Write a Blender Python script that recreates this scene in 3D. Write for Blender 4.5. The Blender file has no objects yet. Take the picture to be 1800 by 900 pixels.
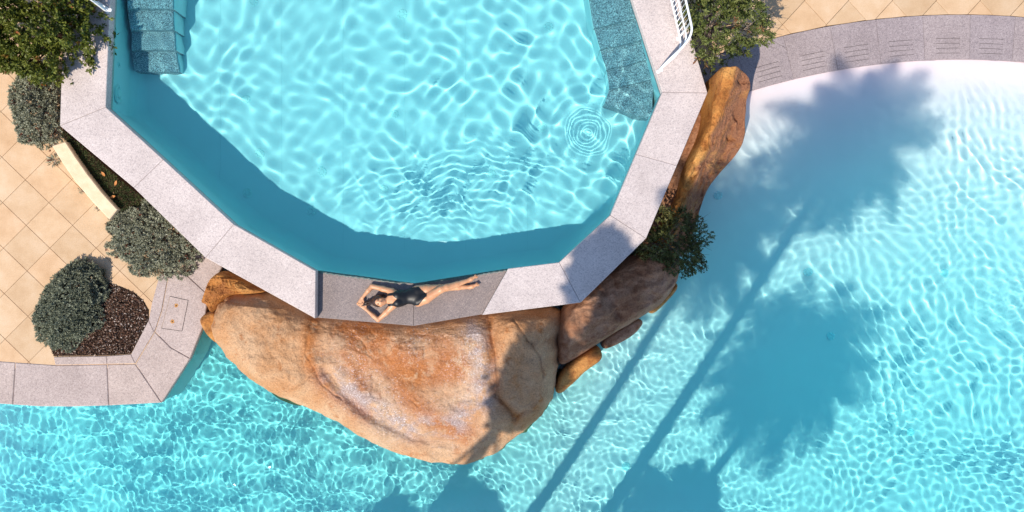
import bpy, bmesh, math, random, os
import numpy as np
from mathutils import Vector, Matrix

# ------------------------------------------------------------------ camera, sky, sun, exposure
sc = bpy.context.scene
col = sc.collection
HC = 13.0                       # camera height above the raised pool coping (z = 0)
S = 16.5 / 1800.0               # metres per photo pixel at z = 0
cam = bpy.data.objects.new('camera', bpy.data.cameras.new('camera'))
col.objects.link(cam)
cam.location = (0, 0, HC)
cam.data.sensor_width = 36.0
cam.data.lens = 36.0 * HC / 16.5
cam.data.clip_end = 2000.0
sc.camera = cam

SUN_EL = math.radians(52)
SH = (0.555, 0.832)             # direction in which shadows fall
world = bpy.data.worlds.new("World")
sc.world = world
world.use_nodes = True
wn = world.node_tree
sky = wn.nodes.new('ShaderNodeTexSky')
sky.sky_type = 'NISHITA'
sky.sun_disc = False
sky.sun_elevation = SUN_EL
sky.sun_rotation = math.atan2(-SH[0], -SH[1])
sky.air_density = 1.0
sky.dust_density = 0.3
sky.ozone_density = 2.5
wn.links.new(sky.outputs[0], wn.nodes['Background'].inputs[0])
wn.nodes['Background'].inputs[1].default_value = 0.15
sl = bpy.data.lights.new('sun', 'SUN')
sl.energy = 4.2
sl.angle = math.radians(0.7)
sl.color = (1.0, 0.91, 0.79)
sl.cycles.is_caustics_light = True
sun = bpy.data.objects.new('sun', sl)
col.objects.link(sun)
SUND = Vector((SH[0] * math.cos(SUN_EL), SH[1] * math.cos(SUN_EL), -math.sin(SUN_EL)))
sun.rotation_euler = SUND.to_track_quat('-Z', 'Y').to_euler()
sun.location = (-8, -12, 20)

sc.view_settings.view_transform = 'Standard'
sc.view_settings.look = 'None'
sc.view_settings.gamma = 1.0
sc.view_settings.use_curve_mapping = False
sc.view_settings.exposure = 0.34
sc.cycles.use_denoising = True
sc.cycles.caustics_refractive = True
sc.cycles.caustics_reflective = True
sc.cycles.sample_clamp_indirect = 4.0
sc.cycles.max_bounces = 10
sc.cycles.diffuse_bounces = 4
sc.cycles.transmission_bounces = 8
sc.cycles.use_adaptive_sampling = True
sc.cycles.adaptive_threshold = 0.015

# ------------------------------------------------------------------ levels
ZW1 = -0.17      # raised pool water
ZF1 = -1.25      # raised pool floor
ZR = -0.19       # recessed spill stone
ZD = -0.90       # terrace
ZW2 = -1.02      # lower pool water
ZF2 = -2.12      # lower pool floor

random.seed(7)
rng = np.random.default_rng(7)

def P(x, y, z=0.0):
    """photo pixel -> world xy at height z (dry)"""
    k = S * (HC - z) / HC
    return ((x - 900) * k, (450 - y) * k)

def U(x, y, z, zw):
    """photo pixel -> world xy of a point at height z under water level zw"""
    dx, dy = (x - 900) * S / HC, (450 - y) * S / HC
    t = math.hypot(dx, dy)
    if t < 1e-9:
        return (0.0, 0.0)
    si = t / math.sqrt(1 + t * t)
    so = si / 1.33
    to = so / math.sqrt(1 - so * so)
    R = t * (HC - zw) + to * (zw - z)
    return (dx / t * R, dy / t * R)

# ------------------------------------------------------------------ mesh helpers
def mesh_np(name, v, f, smooth=False, attrs=None):
    v = np.asarray(v, dtype=np.float32)
    f = np.asarray(f, dtype=np.int32)
    me = bpy.data.meshes.new(name)
    me.vertices.add(len(v))
    me.vertices.foreach_set('co', v.ravel())
    k = f.shape[1]
    me.loops.add(f.size)
    me.loops.foreach_set('vertex_index', f.ravel())
    me.polygons.add(len(f))
    me.polygons.foreach_set('loop_start', np.arange(0, f.size, k, dtype=np.int32))
    me.update(calc_edges=True)
    me.polygons.foreach_set('use_smooth', np.full(len(f), smooth, dtype=bool))
    if attrs:
        for n, a in attrs.items():
            at = me.attributes.new(n, 'FLOAT', 'POINT')
            at.data.foreach_set('value', np.asarray(a, dtype=np.float32))
    me.update()
    return me

def mesh_py(name, v, f, smooth=False):
    me = bpy.data.meshes.new(name)
    me.from_pydata([tuple(p) for p in v], [], f)
    if smooth:
        me.polygons.foreach_set('use_smooth', [True] * len(me.polygons))
    me.update()
    return me

def link(name, me, mat=None, parent=None, wet=False):
    o = bpy.data.objects.new(name, me)
    col.objects.link(o)
    if mat is not None and me is not None and len(me.materials) == 0:
        me.materials.append(mat)
    if parent is not None:
        o.parent = parent
        o.matrix_parent_inverse = Matrix.Translation(-Vector(parent.location))
    if wet:
        o.cycles.is_caustics_receiver = True
    return o

def tag(o, label=None, cat=None, group=None, kind=None):
    if label: o['label'] = label
    if cat: o['category'] = cat
    if group: o['group'] = group
    if kind: o['kind'] = kind
    return o

def empty(name, loc, label=None, cat=None, group=None, kind=None):
    o = bpy.data.objects.new(name, None)
    col.objects.link(o)
    o.empty_display_size = 0.1
    o.location = loc
    return tag(o, label, cat, group, kind)

def area(p):
    return 0.5 * sum(p[i][0] * p[(i + 1) % len(p)][1] - p[(i + 1) % len(p)][0] * p[i][1] for i in range(len(p)))

def ccw(p):
    p = [tuple(q[:2]) for q in p]
    return p if area(p) > 0 else p[::-1]

def offset(p, d):
    """miter offset of a CCW polygon, d > 0 inwards"""
    n = len(p)
    out = []
    for i in range(n):
        a, b, c = np.array(p[i - 1]), np.array(p[i]), np.array(p[(i + 1) % n])
        e1 = (b - a) / (np.linalg.norm(b - a) + 1e-12)
        e2 = (c - b) / (np.linalg.norm(c - b) + 1e-12)
        n1, n2 = np.array([-e1[1], e1[0]]), np.array([-e2[1], e2[0]])
        m = n1 + n2
        k = max(0.35, 1 + float(n1 @ n2))
        out.append(tuple(b + m * d / k))
    return out

def prism(poly, z0, z1, bev=0.008, name='slab', rough=0.0):
    p = ccw(poly)
    n = len(p)
    q = offset(p, bev)
    v = [(x, y, z0) for x, y in p] + [(x, y, z1 - bev) for x, y in p] + [(x, y, z1) for x, y in q]
    f = [list(range(n))[::-1], [2 * n + i for i in range(n)]]
    for i in range(n):
        j = (i + 1) % n
        f.append([i, j, n + j, n + i])
        f.append([n + i, n + j, 2 * n + j, 2 * n + i])
    return mesh_py(name, v, f)

def clip(poly, a, b):
    """keep the part of poly left of the line a->b"""
    out = []
    n = len(poly)
    def side(p):
        return (b[0] - a[0]) * (p[1] - a[1]) - (b[1] - a[1]) * (p[0] - a[0])
    for i in range(n):
        p, q = poly[i], poly[(i + 1) % n]
        sp, sq = side(p), side(q)
        if sp >= 0:
            out.append(p)
        if sp * sq < 0:
            t = sp / (sp - sq)
            out.append((p[0] + (q[0] - p[0]) * t, p[1] + (q[1] - p[1]) * t))
    return out

def tube_data(pts, rad, seg=8):
    pts = [Vector(p) for p in pts]
    if not hasattr(rad, '__len__'):
        rad = [rad] * len(pts)
    v, f = [], []
    up = Vector((0.31, 0.17, 0.93)).normalized()
    for i, p in enumerate(pts):
        d = (pts[min(i + 1, len(pts) - 1)] - pts[max(i - 1, 0)]).normalized()
        s = d.cross(up)
        if s.length < 1e-3:
            s = d.cross(Vector((1, 0, 0)))
        s.normalize()
        t = s.cross(d)
        for k in range(seg):
            a = 2 * math.pi * k / seg
            v.append(p + (s * math.cos(a) + t * math.sin(a)) * rad[i])
    for i in range(len(pts) - 1):
        for k in range(seg):
            a, b = i * seg + k, i * seg + (k + 1) % seg
            f.append([a, b, b + seg, a + seg])
    f.append([k for k in range(seg)])
    f.append([(len(pts) - 1) * seg + k for k in range(seg)][::-1])
    return v, f

def tubes_mesh(name, lst, seg=6, smooth=True):
    V, F = [], []
    for pts, rad in lst:
        v, f = tube_data(pts, rad, seg)
        b = len(V)
        V += v
        F += [[i + b for i in q] for q in f]
    return mesh_py(name, V, F, smooth)

def inpoly(X, Y, poly):
    ins = np.zeros(X.shape, bool)
    n = len(poly)
    for i in range(n):
        x1, y1 = poly[i]
        x2, y2 = poly[(i + 1) % n]
        if y1 == y2:
            continue
        c = ((y1 > Y) != (y2 > Y)) & (X < (x2 - x1) * (Y - y1) / (y2 - y1) + x1)
        ins ^= c
    return ins

def polydist(X, Y, poly, closed=True):
    d = np.full(X.shape, 1e9)
    n = len(poly)
    for i in range(n if closed else n - 1):
        x1, y1 = poly[i]
        x2, y2 = poly[(i + 1) % n]
        ex, ey = x2 - x1, y2 - y1
        t = np.clip(((X - x1) * ex + (Y - y1) * ey) / (ex * ex + ey * ey + 1e-12), 0, 1)
        d = np.minimum(d, np.hypot(X - x1 - t * ex, Y - y1 - t * ey))
    return d

# value noise
_perm = np.random.default_rng(3).random((64, 64, 64)).astype(np.float32)
def vnoise(x, y, z):
    xi, yi, zi = np.floor(x).astype(int), np.floor(y).astype(int), np.floor(z).astype(int)
    fx, fy, fz = x - xi, y - yi, z - zi
    fx, fy, fz = [t * t * (3 - 2 * t) for t in (fx, fy, fz)]
    r = 0
    for a in (0, 1):
        for b in (0, 1):
            for c in (0, 1):
                w = (fx if a else 1 - fx) * (fy if b else 1 - fy) * (fz if c else 1 - fz)
                r = r + w * _perm[(xi + a) & 63, (yi + b) & 63, (zi + c) & 63]
    return r * 2 - 1

def fbm(x, y, z, sc_, oct_=4, ridged=False):
    r, a = 0, 1.0
    for k in range(oct_):
        n = vnoise(x * sc_ + 17 * k, y * sc_ + 5 * k, z * sc_ + 9 * k)
        r = r + a * ((1 - 2 * np.abs(n)) if ridged else n)
        a *= 0.5
        sc_ *= 2.03
    return r

# ------------------------------------------------------------------ materials
class M:
    def __init__(self, name):
        self.m = bpy.data.materials.new(name)
        self.m.use_nodes = True
        self.t = self.m.node_tree
        self.b = self.t.nodes['Principled BSDF']
        g = self.t.nodes.new('ShaderNodeNewGeometry')
        self.pos = g.outputs['Position']
    def n(self, kind, **kw):
        nd = self.t.nodes.new(kind)
        for k, v in kw.items():
            if k in nd.inputs:
                nd.inputs[k].default_value = v
            else:
                setattr(nd, k, v)
        return nd
    def l(self, a, b):
        self.t.links.new(a, b)
    def noise(self, scale, detail=4, rough=0.55, vec=None, dist=0.0):
        nd = self.n('ShaderNodeTexNoise', Scale=scale, Detail=detail, Roughness=rough, Distortion=dist)
        self.l(vec if vec is not None else self.pos, nd.inputs['Vector'])
        return nd.outputs['Fac']
    def vor(self, scale, out='Color', feature='F1'):
        nd = self.n('ShaderNodeTexVoronoi', Scale=scale)
        nd.feature = feature
        self.l(self.pos, nd.inputs['Vector'])
        return nd.outputs[out]
    def ramp(self, fac, stops, interp='LINEAR'):
        nd = self.n('ShaderNodeValToRGB')
        r = nd.color_ramp
        r.interpolation = interp
        while len(r.elements) < len(stops):
            r.elements.new(0.5)
        for e, (p, c) in zip(r.elements, stops):
            e.position = p
            e.color = (*c, 1) if len(c) == 3 else c
        self.l(fac, nd.inputs[0])
        return nd.outputs[0]
    def mix(self, fac, a, b, mode='MIX'):
        nd = self.n('ShaderNodeMix')
        nd.data_type = 'RGBA'
        nd.blend_type = mode
        for i, s in ((0, fac), (6, a), (7, b)):
            if isinstance(s, (int, float)):
                nd.inputs[i].default_value = s
            elif isinstance(s, tuple):
                nd.inputs[i].default_value = (*s, 1)
            else:
                self.l(s, nd.inputs[i])
        return nd.outputs[2]
    def math(self, op, a, b=0.0):
        nd = self.n('ShaderNodeMath', operation=op)
        for i, s in ((0, a), (1, b)):
            if isinstance(s, (int, float)):
                nd.inputs[i].default_value = s
            else:
                self.l(s, nd.inputs[i])
        return nd.outputs[0]
    def attr(self, name):
        nd = self.n('ShaderNodeAttribute')
        nd.attribute_name = name
        return nd.outputs['Fac']
    def color(self, c):
        if isinstance(c, tuple):
            self.b.inputs['Base Color'].default_value = (*c, 1)
        else:
            self.l(c, self.b.inputs['Base Color'])
    def rough(self, r, spec=None):
        if isinstance(r, (int, float)):
            self.b.inputs['Roughness'].default_value = r
        else:
            self.l(r, self.b.inputs['Roughness'])
        if spec is not None:
            self.b.inputs['Specular IOR Level'].default_value = spec
    def bump(self, h, strength=0.4, dist=0.01):
        nd = self.n('ShaderNodeBump', Strength=strength, Distance=dist)
        self.l(h, nd.inputs['Height'])
        self.l(nd.outputs[0], self.b.inputs['Normal'])
    def rnd(self):
        return self.n('ShaderNodeObjectInfo').outputs['Random']

def granite(name, base, dark, light, wet=0.0):
    m = M(name)
    cells = m.vor(62.0)
    sep = m.n('ShaderNodeSeparateColor')
    m.l(cells, sep.inputs[0])
    c = m.ramp(sep.outputs[0], [(0.0, dark), (0.18, tuple(0.55 * a + 0.45 * b for a, b in zip(dark, base))), (0.36, base), (0.72, base), (1.0, light)])
    fine = m.noise(85, 2, 0.7)
    c = m.mix(0.6, c, m.ramp(fine, [(0.32, dark), (0.46, base), (0.6, base), (0.72, light)]))
    big = m.noise(1.3, 5, 0.6)
    c = m.mix(0.5, c, m.ramp(big, [(0.3, (0.62, 0.6, 0.6)), (0.62, (1, 1, 1))]), 'MULTIPLY')
    tone = m.ramp(m.rnd(), [(0, (0.93, 0.93, 0.95)), (1, (1.0, 0.985, 0.97))])
    c = m.mix(1.0, c, tone, 'MULTIPLY')
    m.color(c)
    m.rough(0.75, 0.35)
    m.bump(fine, 0.35, 0.004)
    return m.m

MAT = {}
MAT['granite'] = granite('pink_granite', (0.635, 0.545, 0.505), (0.26, 0.22, 0.22), (0.83, 0.745, 0.69))
MAT['granite_low'] = granite('beige_granite', (0.50, 0.40, 0.355), (0.22, 0.175, 0.165), (0.70, 0.60, 0.54))
MAT['granite_grey'] = granite('grey_granite', (0.27, 0.22, 0.205), (0.10, 0.095, 0.10), (0.46, 0.38, 0.34))
MAT['granite_gutter'] = granite('gutter_granite', (0.37, 0.305, 0.30), (0.14, 0.12, 0.13), (0.56, 0.48, 0.46))

m = M('step_granite')
c1 = m.noise(75, 3, 0.75)
c = m.ramp(c1, [(0.34, (0.03, 0.03, 0.045)), (0.46, (0.20, 0.19, 0.235)), (0.55, (0.46, 0.44, 0.50)), (0.66, (0.80, 0.78, 0.84))])
m.color(c); m.rough(0.7, 0.2); MAT['step'] = m.m

m = M('sand_tile')
a = m.noise(2.2, 6, 0.62)
c = m.ramp(a, [(0.28, (0.53, 0.35, 0.20)), (0.5, (0.62, 0.435, 0.27)), (0.72, (0.68, 0.51, 0.35))])
r = m.ramp(m.rnd(), [(0, (0.90, 0.88, 0.84)), (0.5, (1, 0.98, 0.95)), (1, (1.0, 0.94, 0.88))])
c = m.mix(1.0, c, r, 'MULTIPLY')
f = m.noise(60, 3, 0.7)
c = m.mix(0.25, c, m.ramp(f, [(0.35, (0.6, 0.55, 0.5)), (0.6, (1, 1, 1))]), 'MULTIPLY')
m.color(c); m.rough(0.7, 0.35); m.bump(f, 0.15, 0.003); MAT['tile'] = m.m

m = M('grout'); m.color((0.34, 0.25, 0.18)); m.rough(0.95, 0.1); MAT['grout'] = m.m
m = M('joint_mortar'); m.color((0.36, 0.30, 0.28)); m.rough(0.95, 0.1); MAT['mortar'] = m.m
m = M('dark_gap'); m.color((0.03, 0.03, 0.03)); m.rough(0.95, 0.1); MAT['gap'] = m.m

m = M('cream_render')
a = m.noise(7, 5, 0.6)
m.color(m.ramp(a, [(0.3, (0.70, 0.52, 0.33)), (0.65, (0.80, 0.62, 0.42))])); m.rough(0.85, 0.2); m.bump(m.noise(90, 2), 0.2, 0.003)
MAT['cream'] = m.m

def plaster(name, colr, var=0.05):
    m = M(name)
    a = m.noise(0.9, 4, 0.6)
    c = m.ramp(a, [(0.3, tuple(x * (1 - var) for x in colr)), (0.7, colr)])
    m.color(c); m.rough(0.85, 0.0)
    return m.m
MAT['pool1'] = plaster('turquoise_pool_liner', (0.63, 0.765, 0.815))
MAT['pool2'] = plaster('white_pool_plaster', (0.86, 0.755, 0.77))
m = M('inlet_plastic'); m.color((0.58, 0.75, 0.78)); m.rough(0.5, 0.2); MAT['inlet'] = m.m
m = M('seam'); m.color((0.55, 0.70, 0.75)); m.rough(0.7, 0.1); MAT['seam'] = m.m

def water(name, tint):
    m = bpy.data.materials.new(name)
    m.use_nodes = True
    t = m.node_tree
    t.nodes.clear()
    out = t.nodes.new('ShaderNodeOutputMaterial')
    at = t.nodes.new('ShaderNodeAttribute'); at.attribute_name = 'depth'
    gm = t.nodes.new('ShaderNodeGamma'); gm.inputs[0].default_value = (*tint, 1)
    t.links.new(at.outputs['Fac'], gm.inputs[1])
    rf = t.nodes.new('ShaderNodeBsdfRefraction'); rf.inputs['IOR'].default_value = 1.33; rf.inputs['Roughness'].default_value = 0
    t.links.new(gm.outputs[0], rf.inputs['Color'])
    gl = t.nodes.new('ShaderNodeBsdfGlossy'); gl.inputs['Roughness'].default_value = 0.02
    ge = t.nodes.new('ShaderNodeNewGeometry')
    dm = t.nodes.new('ShaderNodeMath'); dm.operation = 'MULTIPLY'; dm.inputs[1].default_value = 3.5
    t.links.new(at.outputs['Fac'], dm.inputs[0])
    db = t.nodes.new('ShaderNodeMath'); db.operation = 'MULTIPLY'       # light kept inside the pool crosses the water again
    t.links.new(dm.outputs[0], db.inputs[0]); t.links.new(ge.outputs['Backfacing'], db.inputs[1])
    gm2 = t.nodes.new('ShaderNodeGamma'); gm2.inputs[0].default_value = (*tint, 1)
    t.links.new(db.outputs[0], gm2.inputs[1]); t.links.new(gm2.outputs[0], gl.inputs['Color'])
    fr = t.nodes.new('ShaderNodeFresnel'); fr.inputs[0].default_value = 1.33
    mx = t.nodes.new('ShaderNodeMixShader')
    t.links.new(fr.outputs[0], mx.inputs[0]); t.links.new(rf.outputs[0], mx.inputs[1]); t.links.new(gl.outputs[0], mx.inputs[2])
    t.links.new(mx.outputs[0], out.inputs[0])
    return m
MAT['water1'] = water('raised_pool_water', (0.67, 0.990, 0.985))
MAT['water2'] = water('lower_pool_water', (0.47, 0.987, 0.99))

def rock(name, base, rust, pale, grey, wetty=False, weathered_shade=False):
    m = M(name)
    a = m.noise(1.6, 8, 0.62, dist=0.4)
    b = m.noise(4.5, 6, 0.65)
    f = m.noise(38, 4, 0.8)
    if wetty:
        c = m.ramp(a, [(0.36, base), (0.6, pale)])
        c = m.mix(m.ramp(b, [(0.56, (0, 0, 0)), (0.70, (0.7, 0.7, 0.7))]), c, rust)
    else:
        c = m.ramp(a, [(0.3, rust), (0.46, base), (0.62, pale)])
        c = m.mix(m.ramp(b, [(0.5, (0, 0, 0)), (0.66, (0.8, 0.8, 0.8))]), c, rust)
    c = m.mix(0.8, c, m.ramp(f, [(0.3, (0.3, 0.25, 0.23)), (0.44, (0.85, 0.84, 0.83)), (0.6, (1.1, 1.1, 1.1)), (0.72, (1.6, 1.65, 1.7))]), 'MULTIPLY')
    if weathered_shade:  # weathered brown plus painted shade for the side turned from the sun
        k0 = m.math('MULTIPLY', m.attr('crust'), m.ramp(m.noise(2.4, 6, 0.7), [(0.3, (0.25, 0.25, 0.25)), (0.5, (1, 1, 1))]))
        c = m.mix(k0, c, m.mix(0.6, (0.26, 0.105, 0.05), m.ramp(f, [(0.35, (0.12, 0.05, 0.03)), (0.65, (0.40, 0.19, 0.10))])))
    m.rough(0.8, 0.3)
    if wetty:
        st = m.attr('rust')
        # rusty algae streaks and grey mineral film with white glints painted in where the overflow runs
        n2 = m.noise(3.2, 6, 0.7, dist=0.6)
        k = m.math('MULTIPLY', st, m.ramp(n2, [(0.37, (0, 0, 0)), (0.47, (1, 1, 1))]))
        c2 = m.mix(0.55, rust, m.ramp(f, [(0.35, (0.17, 0.045, 0.008)), (0.58, (0.52, 0.18, 0.03)), (0.72, (0.75, 0.58, 0.42))]))
        c = m.mix(k, c, c2)
        gr = m.attr('grey')
        k2 = m.math('MULTIPLY', gr, m.ramp(m.noise(2.6, 6, 0.7), [(0.42, (0, 0, 0)), (0.54, (0.9, 0.9, 0.9))]))
        c = m.mix(k2, c, m.mix(0.6, grey, m.ramp(f, [(0.36, (0.13, 0.09, 0.085)), (0.52, (0.36, 0.28, 0.27)), (0.64, (0.85, 0.80, 0.80))])))
        w = m.attr('wet')
        # white flecks: sparkle of sun on the running water put into the colour
        fl = m.math('MULTIPLY', m.math('ADD', w, m.math('MULTIPLY', gr, 0.6)), m.ramp(m.noise(34, 3, 0.8, dist=0.5), [(0.58, (0, 0, 0)), (0.66, (0.6, 0.6, 0.6))]))
        fl = m.math('MULTIPLY', fl, m.ramp(m.noise(1.7, 3, 0.6), [(0.42, (0.1, 0.1, 0.1)), (0.6, (1, 1, 1))]))
        c = m.mix(fl, c, (0.80, 0.80, 0.82))
        m.l(m.ramp(w, [(0, (0.8, 0.8, 0.8)), (1, (0.16, 0.16, 0.16))]), m.b.inputs['Roughness'])
        m.l(m.math('ADD', m.math('MULTIPLY', w, 0.5), 0.25), m.b.inputs['Specular IOR Level'])
    m.color(c)
    h = m.math('ADD', m.math('MULTIPLY', f, 0.35), m.math('MULTIPLY', m.noise(18, 6, 0.7), 1.0))
    m.bump(h, 1.0, 0.03)
    return m.m
MAT['boulder'] = rock('pink_orange_boulder', (0.50, 0.25, 0.11), (0.40, 0.125, 0.02), (0.58, 0.365, 0.21), (0.34, 0.27, 0.27), True)
MAT['orange_rock'] = rock('orange_rock', (0.47, 0.19, 0.045), (0.23, 0.075, 0.02), (0.56, 0.28, 0.085), (0.4, 0.3, 0.2))
MAT['crusted_rock'] = rock('crusted_orange_rock', (0.50, 0.21, 0.05), (0.30, 0.10, 0.02), (0.58, 0.30, 0.09), (0.4, 0.3, 0.2), weathered_shade=True)
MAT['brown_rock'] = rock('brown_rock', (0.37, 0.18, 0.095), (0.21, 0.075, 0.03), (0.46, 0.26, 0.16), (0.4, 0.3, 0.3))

def leafmat(name, stops, trans=0.25, rough=0.45):
    m = M(name)
    c = m.ramp(m.attr('leaf'), stops)
    m.color(c)
    m.rough(rough, 0.4)
    tr = m.n('ShaderNodeBsdfTranslucent')
    m.l(c, tr.inputs[0])
    mx = m.n('ShaderNodeMixShader')
    mx.inputs[0].default_value = trans
    out = m.t.nodes['Material Output']
    m.l(m.b.outputs[0], mx.inputs[1]); m.l(tr.outputs[0], mx.inputs[2]); m.l(mx.outputs[0], out.inputs[0])
    return m.m
MAT['leaf_green'] = leafmat('glossy_green_leaf', [(0, (0.06, 0.08, 0.012)), (0.5, (0.15, 0.175, 0.026)), (0.93, (0.26, 0.27, 0.05)), (1.0, (0.30, 0.08, 0.02))])
MAT['leaf_grey'] = leafmat('grey_green_leaf', [(0, (0.12, 0.12, 0.075)), (0.45, (0.33, 0.335, 0.225)), (0.94, (0.52, 0.52, 0.40)), (0.97, (0.24, 0.06, 0.03)), (1, (0.2, 0.09, 0.05))], 0.15, 0.7)
MAT['leaf_slate'] = leafmat('slate_green_leaf', [(0, (0.085, 0.095, 0.06)), (0.5, (0.245, 0.265, 0.18)), (1, (0.42, 0.44, 0.32))], 0.15, 0.7)
MAT['leaf_olive'] = leafmat('olive_leaf', [(0, (0.06, 0.08, 0.016)), (0.5, (0.15, 0.18, 0.045)), (0.93, (0.30, 0.32, 0.11)), (1.0, (0.26, 0.10, 0.05))])
MAT['leaf_dark'] = leafmat('dark_leaf', [(0, (0.04, 0.05, 0.015)), (0.6, (0.12, 0.13, 0.035)), (1.0, (0.24, 0.22, 0.08))])
MAT['grass'] = leafmat('short_grass', [(0, (0.03, 0.045, 0.012)), (0.6, (0.07, 0.095, 0.025)), (0.95, (0.13, 0.14, 0.05)), (1, (0.3, 0.18, 0.1))], 0.2, 0.7)
MAT['leaf_dry'] = leafmat('fallen_leaf', [(0, (0.55, 0.22, 0.06)), (1, (0.65, 0.36, 0.16))], 0.1, 0.7)
m = M('twig_bark'); m.color(m.ramp(m.noise(30, 3), [(0.3, (0.10, 0.07, 0.05)), (0.7, (0.34, 0.28, 0.24))])); m.rough(0.85, 0.2); MAT['twig'] = m.m
m = M('soil'); m.color(m.ramp(m.noise(25, 5), [(0.3, (0.018, 0.012, 0.008)), (0.7, (0.07, 0.04, 0.025))])); m.rough(0.95, 0.1); MAT['soil'] = m.m
m = M('bark_mulch'); m.color(m.ramp(m.attr('leaf'), [(0, (0.025, 0.014, 0.009)), (0.5, (0.11, 0.05, 0.03)), (0.8, (0.20, 0.11, 0.07)), (0.93, (0.36, 0.27, 0.21)), (1, (0.6, 0.52, 0.46))])); m.rough(0.85, 0.3); MAT['mulch'] = m.m
m = M('white_steel'); m.color((0.82, 0.82, 0.82)); m.rough(0.3, 0.5); MAT['steel'] = m.m
m = M('rust_stain'); a = m.noise(30, 4)
m.color(m.ramp(a, [(0.35, (0.42, 0.16, 0.03)), (0.65, (0.52, 0.28, 0.10))])); m.rough(0.8, 0.2); MAT['rust'] = m.m
m = M('ground_soil'); m.color(m.ramp(m.noise(0.6, 6), [(0.3, (0.16, 0.11, 0.07)), (0.7, (0.30, 0.22, 0.14))])); m.rough(0.95, 0.1); MAT['ground'] = m.m
m = M('skin'); m.color(m.ramp(m.noise(9, 3), [(0.3, (0.56, 0.27, 0.135)), (0.7, (0.66, 0.34, 0.18))])); m.rough(0.42, 0.5)
m.b.inputs['Subsurface Weight'].default_value = 0.12
m.b.inputs['Subsurface Radius'].default_value = (0.02, 0.008, 0.004)
MAT['skin'] = m.m
m = M('black_swimsuit'); m.color((0.006, 0.007, 0.009)); m.rough(0.45, 0.4); MAT['suit'] = m.m
m = M('brown_hair'); m.color(m.ramp(m.noise(60, 3), [(0.3, (0.012, 0.006, 0.004)), (0.7, (0.07, 0.03, 0.015))])); m.rough(0.4, 0.5); MAT['hair'] = m.m
m = M('lips'); m.color((0.36, 0.08, 0.06)); m.rough(0.4); MAT['lips'] = m.m
m = M('eye'); m.color((0.012, 0.008, 0.007)); m.rough(0.25); MAT['eye'] = m.m

# ------------------------------------------------------------------ ground far and wide
g = link('ground', mesh_py('ground', [(-600, -600, -2.75), (600, -600, -2.75), (600, 600, -2.75), (-600, 600, -2.75)], [[0, 1, 2, 3]]), MAT['ground'])
tag(g, kind='structure')

# ------------------------------------------------------------------ raised pool basin
JO = [(120, -150), (110, 62), (105, 221), (235, 330), (361, 453), (554, 560)]      # left joints, outer end
JI = [(201, -150), (191, 62), (186, 188), (287, 280), (411, 394), (555, 476)]
KO = [(847, 554), (1021, 532), (1136, 419), (1190, 291), (1244, 163), (1152, -150)]
KI = [(893, 472), (983, 461), (1073, 378), (1118, 271), (1164, 162), (1064, -150)]
wJO, wJI = [P(*p) for p in JO], [P(*p) for p in JI]
wKO, wKI = [P(*p) for p in KO], [P(*p) for p in KI]
rec_in = P(727, 498, ZR)
rec_out = P(727, 573, ZR)
inner = ccw([*wJI, rec_in, *wKI])
outer = ccw([*wJO, rec_out, *wKO])

basin = empty('raised_pool', (0, 0, ZF1), 'raised many-sided pool basin with wide pink granite coping and a spill edge', 'pool')
def coping(quads, z0, z1, mat, parent, name='coping_slab', gap=0.0025, bev=0.007):
    for q in quads:
        link(name, prism(offset(ccw(q), gap), z0, z1, bev), mat, parent)
coping([[wJO[i], wJO[i + 1], wJI[i + 1], wJI[i]] for i in range(5)], -0.24, 0.0, MAT['granite'], basin)
coping([[wKO[i], wKO[i + 1], wKI[i + 1], wKI[i]] for i in range(5)], -0.24, 0.0, MAT['granite'], basin)
coping([[wJO[5], rec_out, rec_in, wJI[5]], [rec_out, wKO[0], wKI[0], rec_in]], -0.34, ZR, MAT['granite_grey'], basin, 'spill_slab', 0.0015, 0.005)
# joint fill a few mm below the slab tops, and outer wall under them
def band(o, i, zt, zb, name, mat, parent, wet=False):
    n = len(o)
    v = [(x, y, zt) for x, y in o] + [(x, y, zt) for x, y in i] + [(x, y, zb) for x, y in o] + [(x, y, zb) for x, y in i]
    f = []
    for k in range(n - 1):
        f += [[k, k + 1, n + k + 1, n + k], [2 * n + k + 1, 2 * n + k, 3 * n + k, 3 * n + k + 1],
              [k, 2 * n + k, 2 * n + k + 1, k + 1], [n + k, n + k + 1, 3 * n + k + 1, 3 * n + k]]
    me = mesh_py(name, v, f)
    bm = bmesh.new(); bm.from_mesh(me); bmesh.ops.recalc_face_normals(bm, faces=bm.faces); bm.to_mesh(me); bm.free()
    return link(name, me, mat, parent, wet)
oo = offset(outer, 0.02)
# outer retaining wall follows the outer outline, 2 cm back from the coping
n = len(oo)
v = [(x, y, -0.345) for x, y in oo] + [(x, y, -2.7) for x, y in oo]
link('outer_wall', mesh_py('outer_wall', v, [[i, (i + 1) % n, n + (i + 1) % n, n + i][::-1] for i in range(n)]), MAT['granite_low'], basin, True)
# joint mortar
for a, b in ((wJO, wJI), (wKO, wKI)):
    for i in range(1, 5):
        A, B = np.array(a[i]), np.array(b[i])
        d = (B - A) / np.linalg.norm(B - A)
        nn = np.array([-d[1], d[0]]) * 0.0035
        A2, B2 = A + d * 0.012, B - d * 0.012
        link('mortar_joint', prism([A2 + nn, B2 + nn, B2 - nn, A2 - nn], -0.2, -0.004, 0.0005), MAT['mortar'], basin)

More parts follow.
